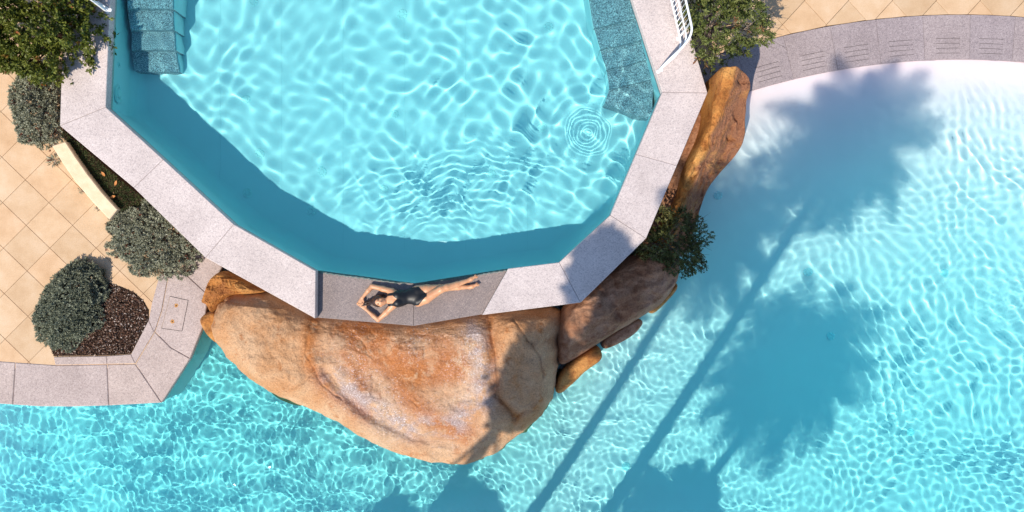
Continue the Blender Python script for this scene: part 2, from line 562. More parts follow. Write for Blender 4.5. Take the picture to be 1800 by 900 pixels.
# inner wall with a coved foot, and the floor
prof = [(0.012, -0.235), (0.012, -0.5), (0.012, ZF1 + 0.26)]
for k in range(1, 9):
    a = math.pi / 2 * k / 8
    prof.append((0.012 + 0.26 * (1 - math.cos(a)), ZF1 + 0.26 - 0.26 * math.sin(a)))
rings = [offset(inner, -d + 0.024) if False else offset(inner, d - 0.03) for d, z in prof]
n = len(inner)
V = [(x, y, prof[k][1]) for k, r in enumerate(rings) for x, y in r]
F = [[k * n + i, k * n + (i + 1) % n, (k + 1) * n + (i + 1) % n, (k + 1) * n + i] for k in range(len(prof) - 1) for i in range(n)]
me = mesh_py('basin_wall', V, F)
o = link('basin_wall', me, MAT['pool1'], basin, True)
for p in me.polygons: p.use_smooth = True
me.update()
me.set_sharp_from_angle(angle=math.radians(28))
fl = rings[-1]
o = link('basin_floor', mesh_py('basin_floor', [(x, y, ZF1 + 0.001) for x, y in fl], [list(range(n))]), MAT['pool1'], basin, True)

# dark expansion line along the freeboard: thin tile band just under the coping
# ------------------------------------------------------------------ steps inside the raised pool
def cheek(q):
    a, b = (q[0] - q[3]).normalized() * 0.012, (q[1] - q[2]).normalized() * 0.012
    c, d = (q[0] - q[1]).normalized() * 0.004, (q[3] - q[2]).normalized() * 0.004
    return [tuple(q[0] + a - c), tuple(q[1] + b + c), tuple(q[2] - b + d), tuple(q[3] - a - d)]
def step_block(edge_l, edge_r, zs, curb=None, name='step'):
    """edge_l / edge_r: photo points of the successive tread ends; zs: tread heights"""
    par = empty('stair', (*U(*edge_l[0], zs[0], ZW1), ZF1))
    par.parent = basin
    par.matrix_parent_inverse = Matrix.Translation(-Vector(basin.location))
    pw = Vector(par.location)
    for i, z in enumerate(zs):
        q = [U(*edge_l[i], z, ZW1), U(*edge_l[i + 1], z, ZW1), U(*edge_r[i + 1], z, ZW1), U(*edge_r[i], z, ZW1)]
        q = [Vector(p) for p in q]
        # run the tread a little under the one above
        d0 = (q[0] - q[1]).normalized() * 0.06
        d1 = (q[3] - q[2]).normalized() * 0.06
        q[0] = q[0] + d0 * (1 if i else 0); q[3] = q[3] + d1 * (1 if i else 0)
        o = link('step', prism([tuple(p) for p in q], ZF1 - 0.02, z - 0.0005 * i, 0.006), MAT['step'])
        o.parent = par
        o.matrix_parent_inverse = Matrix.Translation(-pw)
        o.cycles.is_caustics_receiver = True
        o = link('cheek_wall', prism(cheek(q), ZF1 - 0.02, z - 0.045, 0.004), MAT['pool1'])
        o.parent = par
        o.matrix_parent_inverse = Matrix.Translation(-pw)
        o.cycles.is_caustics_receiver = True
    return par, pw
ps, pw = step_block([(222, -60), (224, 15), (229, 52), (232, 88), (236, 126)], [(304, -60), (303, 15), (305, 52), (309, 88), (314, 126)], [-0.46, -0.62, -0.80, -0.98])
ps, pw = step_block([(1024, -70), (1044, 50), (1056, 87), (1066, 122), (1072, 156), (1065, 181)],
                    [(1096, -70), (1118, 32), (1131, 70), (1140, 105), (1149, 139), (1146, 214)], [-0.30, -0.39, -0.50, -0.62, -0.75])
# floor inlets: domed disc with a slotted ring
def inlet_mesh():
    V, F = [], []
    seg = 24
    pr = [(0.0, 0.014), (0.032, 0.014), (0.036, 0.004), (0.044, 0.004), (0.048, 0.014), (0.07, 0.012), (0.082, 0.0)]
    for r, z in pr:
        for k in range(seg):
            a = 2 * math.pi * k / seg
            zz = z - (0.010 if (r in (0.048, 0.07) and k % 4 == 0) else 0)
            V.append((r * math.cos(a), r * math.sin(a), zz))
    for i in range(len(pr) - 1):
        for k in range(seg):
            F.append([i * seg + k, (i + 1) * seg + k, (i + 1) * seg + (k + 1) % seg, i * seg + (k + 1) % seg])
    return mesh_py('inlet', V, F)
inm = inlet_mesh()
for (x, y) in ((445, 3), (707, 25), (965, 47), (432, 175), (693, 199), (953, 224), (456, 270), (566, 302), (862, 306), (435, 340), (675, 332), (547, 372)):
    o = link('floor_inlet', inm, MAT['inlet'], basin, True)
    o.location = (*U(x, y, ZF1, ZW1), ZF1 + 0.002)
for x in (387, 495, 603, 711, 819, 927, 1035):
    xa = U(x, 300, ZF1, ZW1)[0]
    ya, yb = U(x, -80, ZF1, ZW1)[1], U(x, 440 if 500 < x < 1000 else 330, ZF1, ZW1)[1]
    link('liner_seam', prism([(xa - .004, ya), (xa + .004, ya), (xa + .004, yb), (xa - .004, yb)], ZF1, ZF1 + 0.004, 0.001), MAT['seam'], basin, True)

# wall lamp on the left wall, dark under the coping
def wall_lamp(loc, nrm, parent, r=0.13):
    V, F = [], []
    nrm = Vector(nrm).normalized()
    t = nrm.cross(Vector((0, 0, 1))).normalized()
    u = t.cross(nrm)
    seg = 28
    pr = [(0.0, 0.05), (0.35, 0.045), (0.5, 0.03), (0.53, 0.01), (0.60, 0.01), (0.63, 0.03), (0.9, 0.028), (1.0, 0.0)]
    for a, h in pr:
        for k in range(seg):
            w = 2 * math.pi * k / seg
            V.append(Vector(loc) + nrm * h + (t * math.cos(w) + u * math.sin(w)) * a * r)
    for i in range(len(pr) - 1):
        for k in range(seg):
            F.append([i * seg + k, (i + 1) * seg + k, (i + 1) * seg + (k + 1) % seg, i * seg + (k + 1) % seg])
    return link('wall_lamp', mesh_py('wall_lamp', V, F, True), MAT['inlet'], parent, True)
a, b = Vector(rings[0][0]), None
wx = P(187, 160)[0]
wall_lamp((wx - 0.012, U(204, 164, -0.48, ZW1)[1], -0.48), (1, 0.02, 0), basin, 0.17)
wall_lamp((wx - 0.012, U(207, 114, -0.48, ZW1)[1], -0.48), (1, 0.02, 0), basin, 0.045)

# ------------------------------------------------------------------ water surfaces
def wave_sum(X, Y, lam0, lam1, n, slope, ang0=0.0, spread=math.pi, seed=1):
    """sum of sines; slope = rms steepness-like amplitude per wavelength"""
    r = np.random.default_rng(seed)
    Z = np.zeros_like(X)
    for k in range(n):
        lam = lam0 * (lam1 / lam0) ** r.random()
        a = ang0 + (r.random() * 2 - 1) * spread
        kk = 2 * math.pi / lam
        Z += slope * lam / math.sqrt(n) * np.sin(kk * (X * math.cos(a) + Y * math.sin(a)) + r.random() * 6.283)
    return Z

def warp(X, Y, amp, sc_, seed):
    dx = fbm(X, Y, 0 * X + seed, sc_, 2) * amp
    dy = fbm(X, Y, 0 * X + seed + 31.7, sc_, 2) * amp
    return X + dx, Y + dy

def bump_at(X, Y, px, z, rx, ry=None, rot=0.0):
    cx, cy = P(*px, z)
    ry = ry or rx
    dx, dy = X - cx, Y - cy
    c, s = math.cos(rot), math.sin(rot)
    return np.exp(-((c * dx + s * dy) / (rx * S)) ** 2 - ((-s * dx + c * dy) / (ry * S)) ** 2)

def sheet(x0, x1, y0, y1, st, keep, hfun, dfun, name, mat):
    nx, ny = int((x1 - x0) / st) + 1, int((y1 - y0) / st) + 1
    X, Y = np.meshgrid(np.linspace(x0, x1, nx), np.linspace(y0, y1, ny))
    k = keep(X, Y)
    cell = k[:-1, :-1] | k[:-1, 1:] | k[1:, 1:] | k[1:, :-1]
    used = np.zeros_like(k)
    used[:-1, :-1] |= cell; used[:-1, 1:] |= cell; used[1:, 1:] |= cell; used[1:, :-1] |= cell
    idx = -np.ones(k.shape, np.int64)
    idx[used] = np.arange(used.sum())
    f = np.stack([idx[:-1, :-1], idx[:-1, 1:], idx[1:, 1:], idx[1:, :-1]], -1)[cell]
    x, y = X[used], Y[used]
    z = hfun(x, y)
    me = mesh_np(name, np.stack([x, y, z], -1), f, True, {'depth': dfun(x, y)})
    o = link(name, me, mat)
    o.cycles.is_caustics_caster = True
    return tag(o, kind='structure')

def h1(X, Y):
    Xw, Yw = warp(X, Y, 0.22, 0.7, 2.0)
    Z = wave_sum(Xw, Yw, 0.20, 0.64, 38, 0.0128, seed=4) * (0.95 + 0.55 * fbm(X, Y, 0 * X + 3, 0.55, 2))
    Z += wave_sum(Xw, Yw, 0.2, 0.4, 16, 0.002, seed=9)
    # calmer towards the left wall
    Z *= 0.75 + 0.35 * np.clip((X + 2.0) / 4.0, -0.5, 1)
    # churned patch in front of the spill edge
    ringc = P(1008, 270, ZW1)
    Z *= 1 - 0.55 * np.exp(-(np.hypot(X - ringc[0], Y - ringc[1]) / 0.6) ** 2)
    tur = np.clip(1.25 * bump_at(X, Y, (748, 372), ZW1, 165, 70, 0.05), 0, 1)
    Z *= 1 - 0.5 * tur
    cx, cy = P(775, 560, ZW1)
    r = np.hypot((X - cx) * 0.8, Y - cy)
    Xw2, Yw2 = warp(X, Y, 0.10, 2.2, 7.0)
    r2 = np.hypot((Xw2 - cx) * 0.8, Yw2 - cy)
    Z += tur * (0.0007 * np.sin(2 * math.pi * r2 / 0.13) + wave_sum(Xw2, Yw2, 0.10, 0.24, 22, 0.0048, math.pi / 2, 0.9, 11))
    # second churned patch
    t2 = 0.7 * bump_at(X, Y, (880, 360), ZW1, 70, 55)
    Z += t2 * wave_sum(Xw2, Yw2, 0.12, 0.26, 16, 0.004, 0.6, 1.4, 15)
    # drop rings
    cx, cy = P(1008, 270, ZW1)
    r = np.hypot(X - cx, Y - cy)
    win = 1 / (1 + np.exp((r - 0.43) / 0.012)) * np.clip(r / 0.05, 0, 1)
    Z += win * 0.00024 * np.sin(2 * math.pi * r / 0.058 + 0.8 * fbm(X, Y, 0 * X, 3.0, 2))
    Z += np.exp(-((r - 0.72) / 0.25) ** 2) * 0.0006 * np.sin(2 * math.pi * r / 0.16)
    Z += np.exp(-(r / 0.35) ** 2) * wave_sum(X, Y, 0.07, 0.12, 14, 0.0012, seed=21)
    return ZW1 + Z

keep1 = offset(inner, -0.028)
xs, ys = [p[0] for p in inner], [p[1] for p in inner]
sheet(min(xs), max(xs), min(ys), P(0, -150)[1], 0.0135, lambda X, Y: inpoly(X, Y, keep1), h1, lambda x, y: 0 * x + (ZW1 - ZF1), 'raised_pool_water', MAT['water1'])

# lower pool geometry
AC = P(1690, 1354, -0.98)
s2 = S * (HC + 0.98) / HC
RI, RO = 1250 * s2, 1328 * s2
edge_px = [(-420, 700), (-200, 706), (0, 710), (67, 714.5), (190, 713), (284, 708), (334, 630), (358, 570), (364, 520), (383, 440)]
edge = [P(x, y, ZD) for x, y in edge_px]
deck_l = edge + [P(x, y, ZD) for x, y in ((270, 312), (150, 208), (153, 62), (160, -160), (-420, -160))]
def depth2(x, y):
    s = np.maximum(RI - np.hypot(x - AC[0], y - AC[1]), (4.0 - x) * 1.3)
    s = np.clip(s, -0.4, 40)
    d = (ZW2 - ZF2) * (1 - np.exp(-(np.clip(s, 0, 40) / 4.2) ** 1.15))
    return d + 0.004
YB = -6.3       # far edge of the lower pool, below the frame

def h2(X, Y):
    # broad crests in the open right half
    ang = math.radians(28)
    Xw, Yw = warp(X, Y, 0.30, 0.55, 3.0)
    d = depth2(X, Y)
    right = 1 / (1 + np.exp(-(X - (2.6 - 0.35 * Y)) / 0.55))
    A = wave_sum(Xw, Yw, 0.15, 0.30, 22, 0.0115, ang, 0.42, 5) + wave_sum(Xw, Yw, 0.13, 0.26, 14, 0.005, ang + 1.45, 0.6, 6)
    B = wave_sum(Xw, Yw, 0.12, 0.25, 26, 0.0088, 0.4, math.pi, 8)
    low = np.clip((-Y - 1.6) / 2.2, 0, 1)
    R = A * (1 - 0.75 * low) + B * (0.15 + 0.7 * low)
    R *= (1.15 - 0.2 * np.clip(d / 1.0, 0, 1)) * (1 + 0.35 * fbm(X, Y, 0 * X + 8, 0.5, 2))
    # finer agitation everywhere near the boulder and along the left
    Xl, Yl = warp(X, Y, 0.12, 1.3, 12.0)
    L = wave_sum(Xl, Yl, 0.092, 0.20, 34, 0.0072, 0.2, math.pi, 17) + wave_sum(Xl, Yl, 0.3, 0.55, 8, 0.010, 1.2, 0.7, 18)
    foot = np.clip(1.1 * bump_at(X, Y, (760, 860), ZW2, 210, 95, -0.15) + bump_at(X, Y, (985, 740), ZW2, 80, 90), 0, 1)
    L *= 1 + 0.35 * fbm(X, Y, 0 * X + 2, 0.6, 2)
    L += foot * wave_sum(Xl, Yl, 0.075, 0.16, 22, 0.0035, 1.3, 1.5, 23)
    Z = right * R + (1 - right) * L
    # ripple fields on the far right
    for (px, w, lam, a) in (((1785, 560), 75, 0.085, 0.0004), ((1560, 800), 95, 0.10, 0.0004)):
        cx, cy = P(*px, ZW2)
        r = np.hypot(X - cx, Y - cy)
        Z += bump_at(X, Y, px, ZW2, w) * (0.25 * a * np.sin(2 * math.pi * r / lam) + wave_sum(X, Y, 0.08, 0.15, 12, 0.003, seed=31))
    return ZW2 + Z * np.clip(d / 0.18, 0.02, 1)
out_in = offset(outer, 0.25)
dl_in = offset(ccw(deck_l), 0.06)
def keepw(X, Y):
    k = ~inpoly(X, Y, out_in) & ~inpoly(X, Y, dl_in)
    k &= (np.hypot(X - AC[0], Y - AC[1]) < RI + 0.03) | (X < 3.2)
    k &= (Y < P(0, 200, ZW2)[1]) | (X > 2.5)
    return k
sheet(-10.0, 10.0, -5.6, P(0, 90, ZW2)[1], 0.0148, keepw, h2, lambda x, y: np.clip(depth2(x, y), 0, 5), 'lower_pool_water', MAT['water2'])

# lower pool floor: sloping beach entry at the right
gx, gy = np.meshgrid(np.linspace(-14, 14, 180), np.linspace(YB - 0.05, 5.0, 100))
gz = np.maximum(ZW2 - depth2(gx, gy), ZF2)
i = np.arange(gx.size).reshape(gx.shape)
q = np.stack([i[:-1, :-1], i[:-1, 1:], i[1:, 1:], i[1:, :-1]], -1).reshape(-1, 4)
rr = np.hypot(gx - AC[0], gy - AC[1]).ravel()
q = q[((rr[q] < RI + 0.35) | (gx.ravel()[q] < 3.0)).all(1)]
pf = tag(link('pool_floor', mesh_np('pool_floor', np.stack([gx, gy, gz], -1).reshape(-1, 3), q, True), MAT['pool2'], None, True), kind='structure')
for (x, y) in ((1460, 591), (1262, 343), (1420, 478), (1660, 480), (1100, 820), (1600, 760)):
    z = ZW2 - 1.0
    for _ in range(5):
        X, Y = U(x, y, z, ZW2)
        z = float(max(ZW2 - depth2(np.array(X), np.array(Y)), ZF2))
    o = link('floor_inlet', inm, MAT['inlet'], pf, True)
    o.location = (X, Y, z + 0.004)
# underwater walls of the lower pool
n = len(edge)
e2 = [(x - 0.03 * 0, y) for x, y in edge]
def wallstrip(pts, z0, z1, name, mat, parent=None):
    k = len(pts)
    V = [(x, y, z1) for x, y in pts] + [(x, y, z0) for x, y in pts]
    return link(name, mesh_py(name, V, [[i, i + 1, k + i + 1, k + i] for i in range(k - 1)]), mat, parent, True)
wo = ccw(deck_l)
wo = offset(wo, 0.025)
n = len(wo)
V = [(x, y, ZD - 0.06) for x, y in wo] + [(x, y, ZF2 - 0.02) for x, y in wo]
pw_ = tag(link('pool_wall', mesh_py('pool_wall', V, [[i, (i + 1) % n, n + (i + 1) % n, n + i][::-1] for i in range(n)]), MAT['pool2'], None, True), kind='structure')
wallstrip([(-14, YB), (14, YB)], ZF2 - 0.02, ZD - 0.05, 'far_wall', MAT['pool2'], pw_)
lx, ly = P(329, 648, -1.35)
wall_lamp((*P(333, 633, -1.45), -1.45), (0.84, -0.54, 0), pw_, 0.15)
# bank beyond the far edge where the trees grow
bk = tag(link('bank', prism([(-16, YB - 0.0), (16, YB - 0.0), (16, YB - 14), (-16, YB - 14)], -2.6, ZD - 0.01, 0.02), MAT['ground']), kind='structure')

# ------------------------------------------------------------------ left terrace: tiles, pool edge slabs
ter = tag(link('terrace', prism(offset(ccw(deck_l), 0.05), ZF2, ZD - 0.014, 0.002), MAT['grout']), kind='structure')
_bo = offset(outer, 0.12)
def hidden(q):
    cx, cy = sum(p[0] for p in q) / len(q), sum(p[1] for p in q) / len(q)
    return bool(inpoly(np.array([cx]), np.array([cy]), _bo)[0])
def tiles(origin, u, vv, rng_u, rng_v, z, clips, parent, gap=0.0028):
    o = np.array(P(*origin, z)); k = S * (HC - z) / HC
    u = np.array([u[0], -u[1]]) * k; vv = np.array([vv[0], -vv[1]]) * k
    for a in range(*rng_u):
        for b in range(*rng_v):
            c0 = o + a * u + b * vv
            q = ccw([tuple(c0), tuple(c0 + u), tuple(c0 + u + vv), tuple(c0 + vv)])
            for (p1, p2) in clips:
                if len(q) >= 3:
                    q = clip(q, p1, p2)
            # drop doubled points left by the clipping
            q = [p for i, p in enumerate(q) if math.hypot(p[0] - q[i - 1][0], p[1] - q[i - 1][1]) > 0.012]
            if len(q) < 3 or abs(area(q)) < 0.006 or hidden(q):
                continue
            link('tile', prism(offset(q, gap), z - 0.03, z, 0.003), MAT['tile'], parent)
E1 = (P(-430, 648, ZD), P(330, 648, ZD))
E2 = (P(262, 700, ZD), P(318, 380, ZD))
tiles((86, 356), (41.5, 40), (40, -40), (-12, 8), (-10, 12), ZD, [E1, E2, (P(330, -160, ZD), P(-430, -160, ZD)), (P(-420, -200, ZD), P(-420, 700, ZD))], ter)

edge_st = tag(empty('pool_edging', (*P(150, 680, ZD), ZD)), kind='structure')
def slabs(polys, zt, zb, mat, parent, name='edging_slab', gap=0.0028, bev=0.012):
    for q in polys:
        q = [P(*p, zt) for p in q]
        link(name, prism(offset(ccw(q), gap), zb, zt, bev), mat, parent)
ZE = ZD + 0.012
slabs([
    [(-420, 700), (-200, 706), (-180, 628), (-420, 622)],
    [(-200, 706), (0, 710), (22, 711.5), (27, 637), (0, 635), (-180, 628)],
    [(22, 711.5), (67, 714.5), (130, 715), (191, 713), (188, 640.5), (100, 642), (27, 637)],
    [(191, 713), (284, 708), (238, 640), (188, 640.5)],
    [(284, 708), (334, 630), (300, 611), (272, 583), (238, 640)],
    [(334, 630), (358, 570), (363, 540), (364, 517), (325, 481), (296, 483), (284, 547), (272, 583), (300, 611)],
    [(364, 517), (390, 470), (385, 430), (340, 430), (325, 481)],
], ZE, ZD - 0.10, MAT['granite_low'], edge_st)
# thin inner kerb round the planter
slabs([
    [(97, 641.5), (94, 627.5), (187, 626), (188, 640)],
    [(188, 640), (187, 626), (230, 623), (237.5, 639)],
    [(237.5, 639), (230, 623), (261, 563), (271, 584)],
    [(271, 584), (261, 563), (267, 532), (280, 484), (295.5, 483), (283.5, 547)],
], ZE + 0.004, ZD - 0.05, MAT['granite_low'], edge_st, 'kerb', 0.002, 0.006)
# flush access cover with two rusty lifting points
cov = [(299, 521), (331, 528), (320, 582), (284, 577)]
link('access_cover', prism([P(*p, ZE) for p in cov], ZE - 0.05, ZE + 0.003, 0.001), MAT['granite_low'], edge_st)
for i in range(4):
    a, b = Vector(P(*cov[i], ZE)), Vector(P(*cov[(i + 1) % 4], ZE))
    d = (b - a).normalized(); nn = Vector((-d.y, d.x)) * 0.0035
    link('cover_joint', prism([a + nn, b + nn, b - nn, a - nn], ZE - 0.02, ZE + 0.0045, 0.0005), MAT['gap'] if i != 3 else MAT['grout'], edge_st)
def stain(px, r, z, parent, seed):
    rr = np.random.default_rng(seed)
    cx, cy = P(*px, z)
    pts = []
    for k in range(18):
        a = 2 * math.pi * k / 18
        q = r * (0.7 + 0.5 * rr.random())
        pts.append((cx + q * math.cos(a), cy + q * math.sin(a)))
    link('rust_mark', prism(pts, z - 0.01, z + 0.0045, 0.0005), MAT['rust'], parent)
stain((310, 537), 0.034, ZE, edge_st, 1); stain((303, 565), 0.036, ZE, edge_st, 2)
for px in ((310, 537), (303, 565)):
    cx, cy = P(*px, ZE)
    link('lifting_socket', prism([(cx + .011 * math.cos(k), cy + .011 * math.sin(k)) for k in np.linspace(0, 2 * math.pi, 9)[:-1]], ZE - .01, ZE + .008, .001), MAT['gap'], edge_st)

# ------------------------------------------------------------------ right terrace: curved overflow gutter and tiles
ZG = -0.98
gut = tag(empty('overflow_gutter', (*P(1600, 80, ZG), ZG)), kind='structure')
def arc_pt(x_px, r):
    """point on circle radius r whose photo x is x_px on the mid circle"""
    X = P(x_px, 0, ZG)[0]
    a = math.acos(max(-1, min(1, (X - AC[0]) / ((RI + RO) / 2))))
    return a
def gutter_slab(x0, x1, slots):
    a0, a1 = arc_pt(x0, 0), arc_pt(x1, 0)        # a0 > a1
    g = 0.0025 / RI
    a0 -= g; a1 += g
    rs = [RI, RO]
    ts = [a0]
    am = None
    if slots:
        am = arc_pt(slots, 0)
        hw = 0.205 / RI
        ts += [am + hw, am - hw]
        w = 0.007
        rs = [RI]
        for k in range(4):
            r0 = RI + 0.105 + k * 0.085
            rs += [r0, r0 + w]
        rs += [RO]
    n_extra = 3
    ts += [a1]
    ts2 = []
    for i in range(len(ts) - 1):
        for k in range(n_extra):
            ts2.append(ts[i] + (ts[i + 1] - ts[i]) * k / n_extra)
    ts2.append(ts[-1])
    V, F = [], []
    def vert(a, r, z):
        V.append((AC[0] + r * math.cos(a), AC[1] + r * math.sin(a), z)); return len(V) - 1
    nt, nr = len(ts2), len(rs)
    top = [[vert(a, r, ZG) for r in rs] for a in ts2]
    def is_slot(i, j):
        if not slots: return False
        tm = 0.5 * (ts2[i] + ts2[i + 1])
        return (am - hw < tm < am + hw) and j % 2 == 1 and j < nr - 1
    for i in range(nt - 1):
        for j in range(nr - 1):
            if is_slot(i, j):
                b = [vert(ts2[i + di], rs[j + dj], ZG - 0.04) for di, dj in ((0, 0), (1, 0), (1, 1), (0, 1))]
                t = [top[i][j], top[i + 1][j], top[i + 1][j + 1], top[i][j + 1]]
                F.append(b)
                for k in range(4):
                    if k in (0, 2) or (k == 1 and not is_slot(i + 1, j)) or (k == 3 and not is_slot(i - 1, j)):
                        F.append([t[k], t[(k + 1) % 4], b[(k + 1) % 4], b[k]])
            else:
                F.append([top[i][j], top[i + 1][j], top[i + 1][j + 1], top[i][j + 1]])
    bot = [[vert(a, r, ZG - 0.12) for r in (RI, RO)] for a in ts2]
    for i in range(nt - 1):
        F.append([top[i][0], top[i + 1][0], bot[i + 1][0], bot[i][0]])
        F.append([top[i][-1], top[i + 1][-1], bot[i + 1][1], bot[i][1]])
    F.append([*top[0], bot[0][1], bot[0][0]])
    F.append([*top[-1], bot[-1][1], bot[-1][0]])
    me = mesh_py('gutter_slab', V, F)
    bm = bmesh.new(); bm.from_mesh(me); bmesh.ops.recalc_face_normals(bm, faces=bm.faces); bm.to_mesh(me); bm.free()
    me.update()
    # make sure top faces look up
    tops = [p for p in me.polygons if abs(p.normal.z) > 0.9 and p.center.z > ZG - 0.001]
    if tops and tops[0].normal.z < 0:
        bm = bmesh.new(); bm.from_mesh(me); bmesh.ops.reverse_faces(bm, faces=bm.faces); bm.to_mesh(me); bm.free()
    link('gutter_slab', me, MAT['granite_gutter'], gut, True)
xs_ = [1140, 1222, 1305, 1386, 1466, 1544, 1624, 1705, 1782, 1860, 1940, 2020, 2100]
sl_ = [None, 1268, 1347, 1426, 1504, 1583, 1666, 1743, 1823, 1900, 1980, 2060]
for i in range(len(xs_) - 1):
    gutter_slab(xs_[i], xs_[i + 1], sl_[i])
# sub-base
a0, a1 = arc_pt(1215, 0), arc_pt(2105, 0)
pts = [(AC[0] + (RI + .01) * math.cos(a0 + (a1 - a0) * k / 30), AC[1] + (RI + .01) * math.sin(a0 + (a1 - a0) * k / 30)) for k in range(31)]
pts += [(16, 9), P(1108, -150, ZG), P(1200, 150, ZG)]
ter2 = tag(link('terrace', prism(pts, ZF2, ZG - 0.045, 0.002), MAT['grout'], None, True), kind='structure')
# right tiles, clipped to the gutter arc by its tangent lines
k = S * (HC - ZG) / HC
o0 = np.array(P(1453, 43, ZG))
uu, vv = np.array([38.6, 42]) * k, np.array([38.6, -42]) * k
for a in range(-12, 18):
    for b in range(-14, 14):
        c0 = o0 + a * uu + b * vv
        q = [tuple(c0), tuple(c0 + uu), tuple(c0 + uu + vv), tuple(c0 + vv)]
        cc = c0 + (uu + vv) / 2
        r = math.hypot(cc[0] - AC[0], cc[1] - AC[1])
        if r < RO - 0.7 or cc[1] > 6.6 or cc[0] > 12 or cc[0] < 2.3:
            continue
        q = ccw(q)
        an = math.atan2(cc[1] - AC[1], cc[0] - AC[0])
        for da in (-0.02, 0.0, 0.02):
            t = an + da
            pp = (AC[0] + (RO + 0.004) * math.cos(t), AC[1] + (RO + 0.004) * math.sin(t))
            if len(q) >= 3:
                q = clip(q, (pp[0], pp[1]), (pp[0] + math.sin(t), pp[1] - math.cos(t)))
        q = [p for i, p in enumerate(q) if math.hypot(p[0] - q[i - 1][0], p[1] - q[i - 1][1]) > 0.012]
        if len(q) < 3 or abs(area(q)) < 0.006:
            continue
        link('tile', prism(offset(q, 0.0028), ZG - 0.035, ZG, 0.003), MAT['tile'], ter2)

# ------------------------------------------------------------------ rocks
def rock_obj(name, px, z_out, height, base, mat, center=None, edge=0.25, nz=0.05, nscale=2.0, seed=0.0, nang=150, nring=46,
             attrs=None, parent=None, ridged=0.35, power=0.5, smooth=True, rim=None, ledge=0.0):
    """a boulder: outline traced at height z_out, rounded up to height(X, Y), skirt down to base"""
    out = np.array([P(p[0], p[1], p[2] if len(p) > 2 else z_out) for p in px])
    if area([tuple(p) for p in out]) < 0:
        out = out[::-1]
    # resample the closed outline smoothly (Catmull-Rom), then radially from the centre
    n = len(out)
    dense = []
    for i in range(n):
        p0, p1, p2, p3 = out[i - 1], out[i], out[(i + 1) % n], out[(i + 2) % n]
        for t in np.linspace(0, 1, 12, endpoint=False):
            a = 0.5 * ((2 * p1) + (p2 - p0) * t + (2 * p0 - 5 * p1 + 4 * p2 - p3) * t ** 2 + (3 * p1 - p0 - 3 * p2 + p3) * t ** 3)
            dense.append(a)
    dense = np.array(dense)
    seg = np.r_[0, np.cumsum(np.linalg.norm(np.diff(np.vstack([dense, dense[:1]]), axis=0), axis=1))]
    sarr = np.linspace(0, seg[-1], nang, endpoint=False)
    cl = np.vstack([dense, dense[:1]])
    ox, oy = np.interp(sarr, seg, cl[:, 0]), np.interp(sarr, seg, cl[:, 1])
    # uneven rim
    c = np.array(P(*center, z_out)) if center else np.array([ox.mean(), oy.mean()])
    jit = 1 + 0.012 * fbm(ox + seed, oy, 0 * ox, 5.0, 3)
    ox, oy = c[0] + (ox - c[0]) * jit, c[1] + (oy - c[1]) * jit
    T = (np.linspace(0, 1, nring) ** power)[:, None]
    X, Y = c[0] + (ox - c[0]) * T, c[1] + (oy - c[1]) * T
    D = polydist(X, Y, list(zip(ox, oy)))
    pr = np.clip(D / edge, 0, 1)
    pr = np.sqrt(np.clip(1 - (1 - pr) ** 2, 0, 1))
    Ht = height(X, Y)
    zo = z_out - 0.02 if rim is None else rim(X, Y)
    Z = zo + (Ht - zo) * pr
    if ledge:
        w_ = fbm(X + seed, Y, Z, 1.2, 3) * 0.12
        st_ = (Z + w_) / ledge
        fl_ = np.floor(st_); fr_ = st_ - fl_
        Z = Z + 0.65 * ((fl_ + np.clip((fr_ - 0.5) * 5 + 0.5, 0, 1)) * ledge - w_ - Z)
    nn = fbm(X + seed, Y, Z * 1.5, nscale, 5) * (1 - ridged) + fbm(X + seed, Y, Z, nscale * 1.3, 5, True) * ridged
    Z = Z + nz * nn * np.clip(pr * 1.2, 0.15, 1)
    rows = [np.stack([X, Y, Z], -1)]
    # skirt
    for k, zz in enumerate(np.linspace(z_out - (0.08 if rim is None else 0.5), base, 6)):
        g = 1.0 - 0.02 * k + 0.02 * fbm(ox + seed, oy, 0 * ox + zz, 4.0, 3)
        rows.append(np.stack([c[0] + (ox - c[0]) * g, c[1] + (oy - c[1]) * g, np.minimum(0 * ox + zz, Z[-1] - 0.02 * (k + 1))], -1)[None])
    A = np.concatenate(rows, 0)
    nr, na = A.shape[:2]
    i = np.arange(nr * na).reshape(nr, na)
    q = np.stack([i[:-1], i[1:], np.roll(i, -1, 1)[1:], np.roll(i, -1, 1)[:-1]], -1).reshape(-1, 4)
    at = {}
    if attrs:
        for nme, fn in attrs.items():
            at[nme] = np.asarray(fn(A[..., 0], A[..., 1])).ravel()
    me = mesh_np(name, A.reshape(-1, 3), q, smooth, at)
    return link(name, me, mat, parent, True)

def W(px, z=-0.6):
    return np.array(P(*px, z))
def seg_dist(X, Y, pts, z=-0.6):
    return polydist(X, Y, [P(*p, z) for p in pts], closed=False)
def gauss(d, w):
    return np.exp(-(d / w) ** 2)

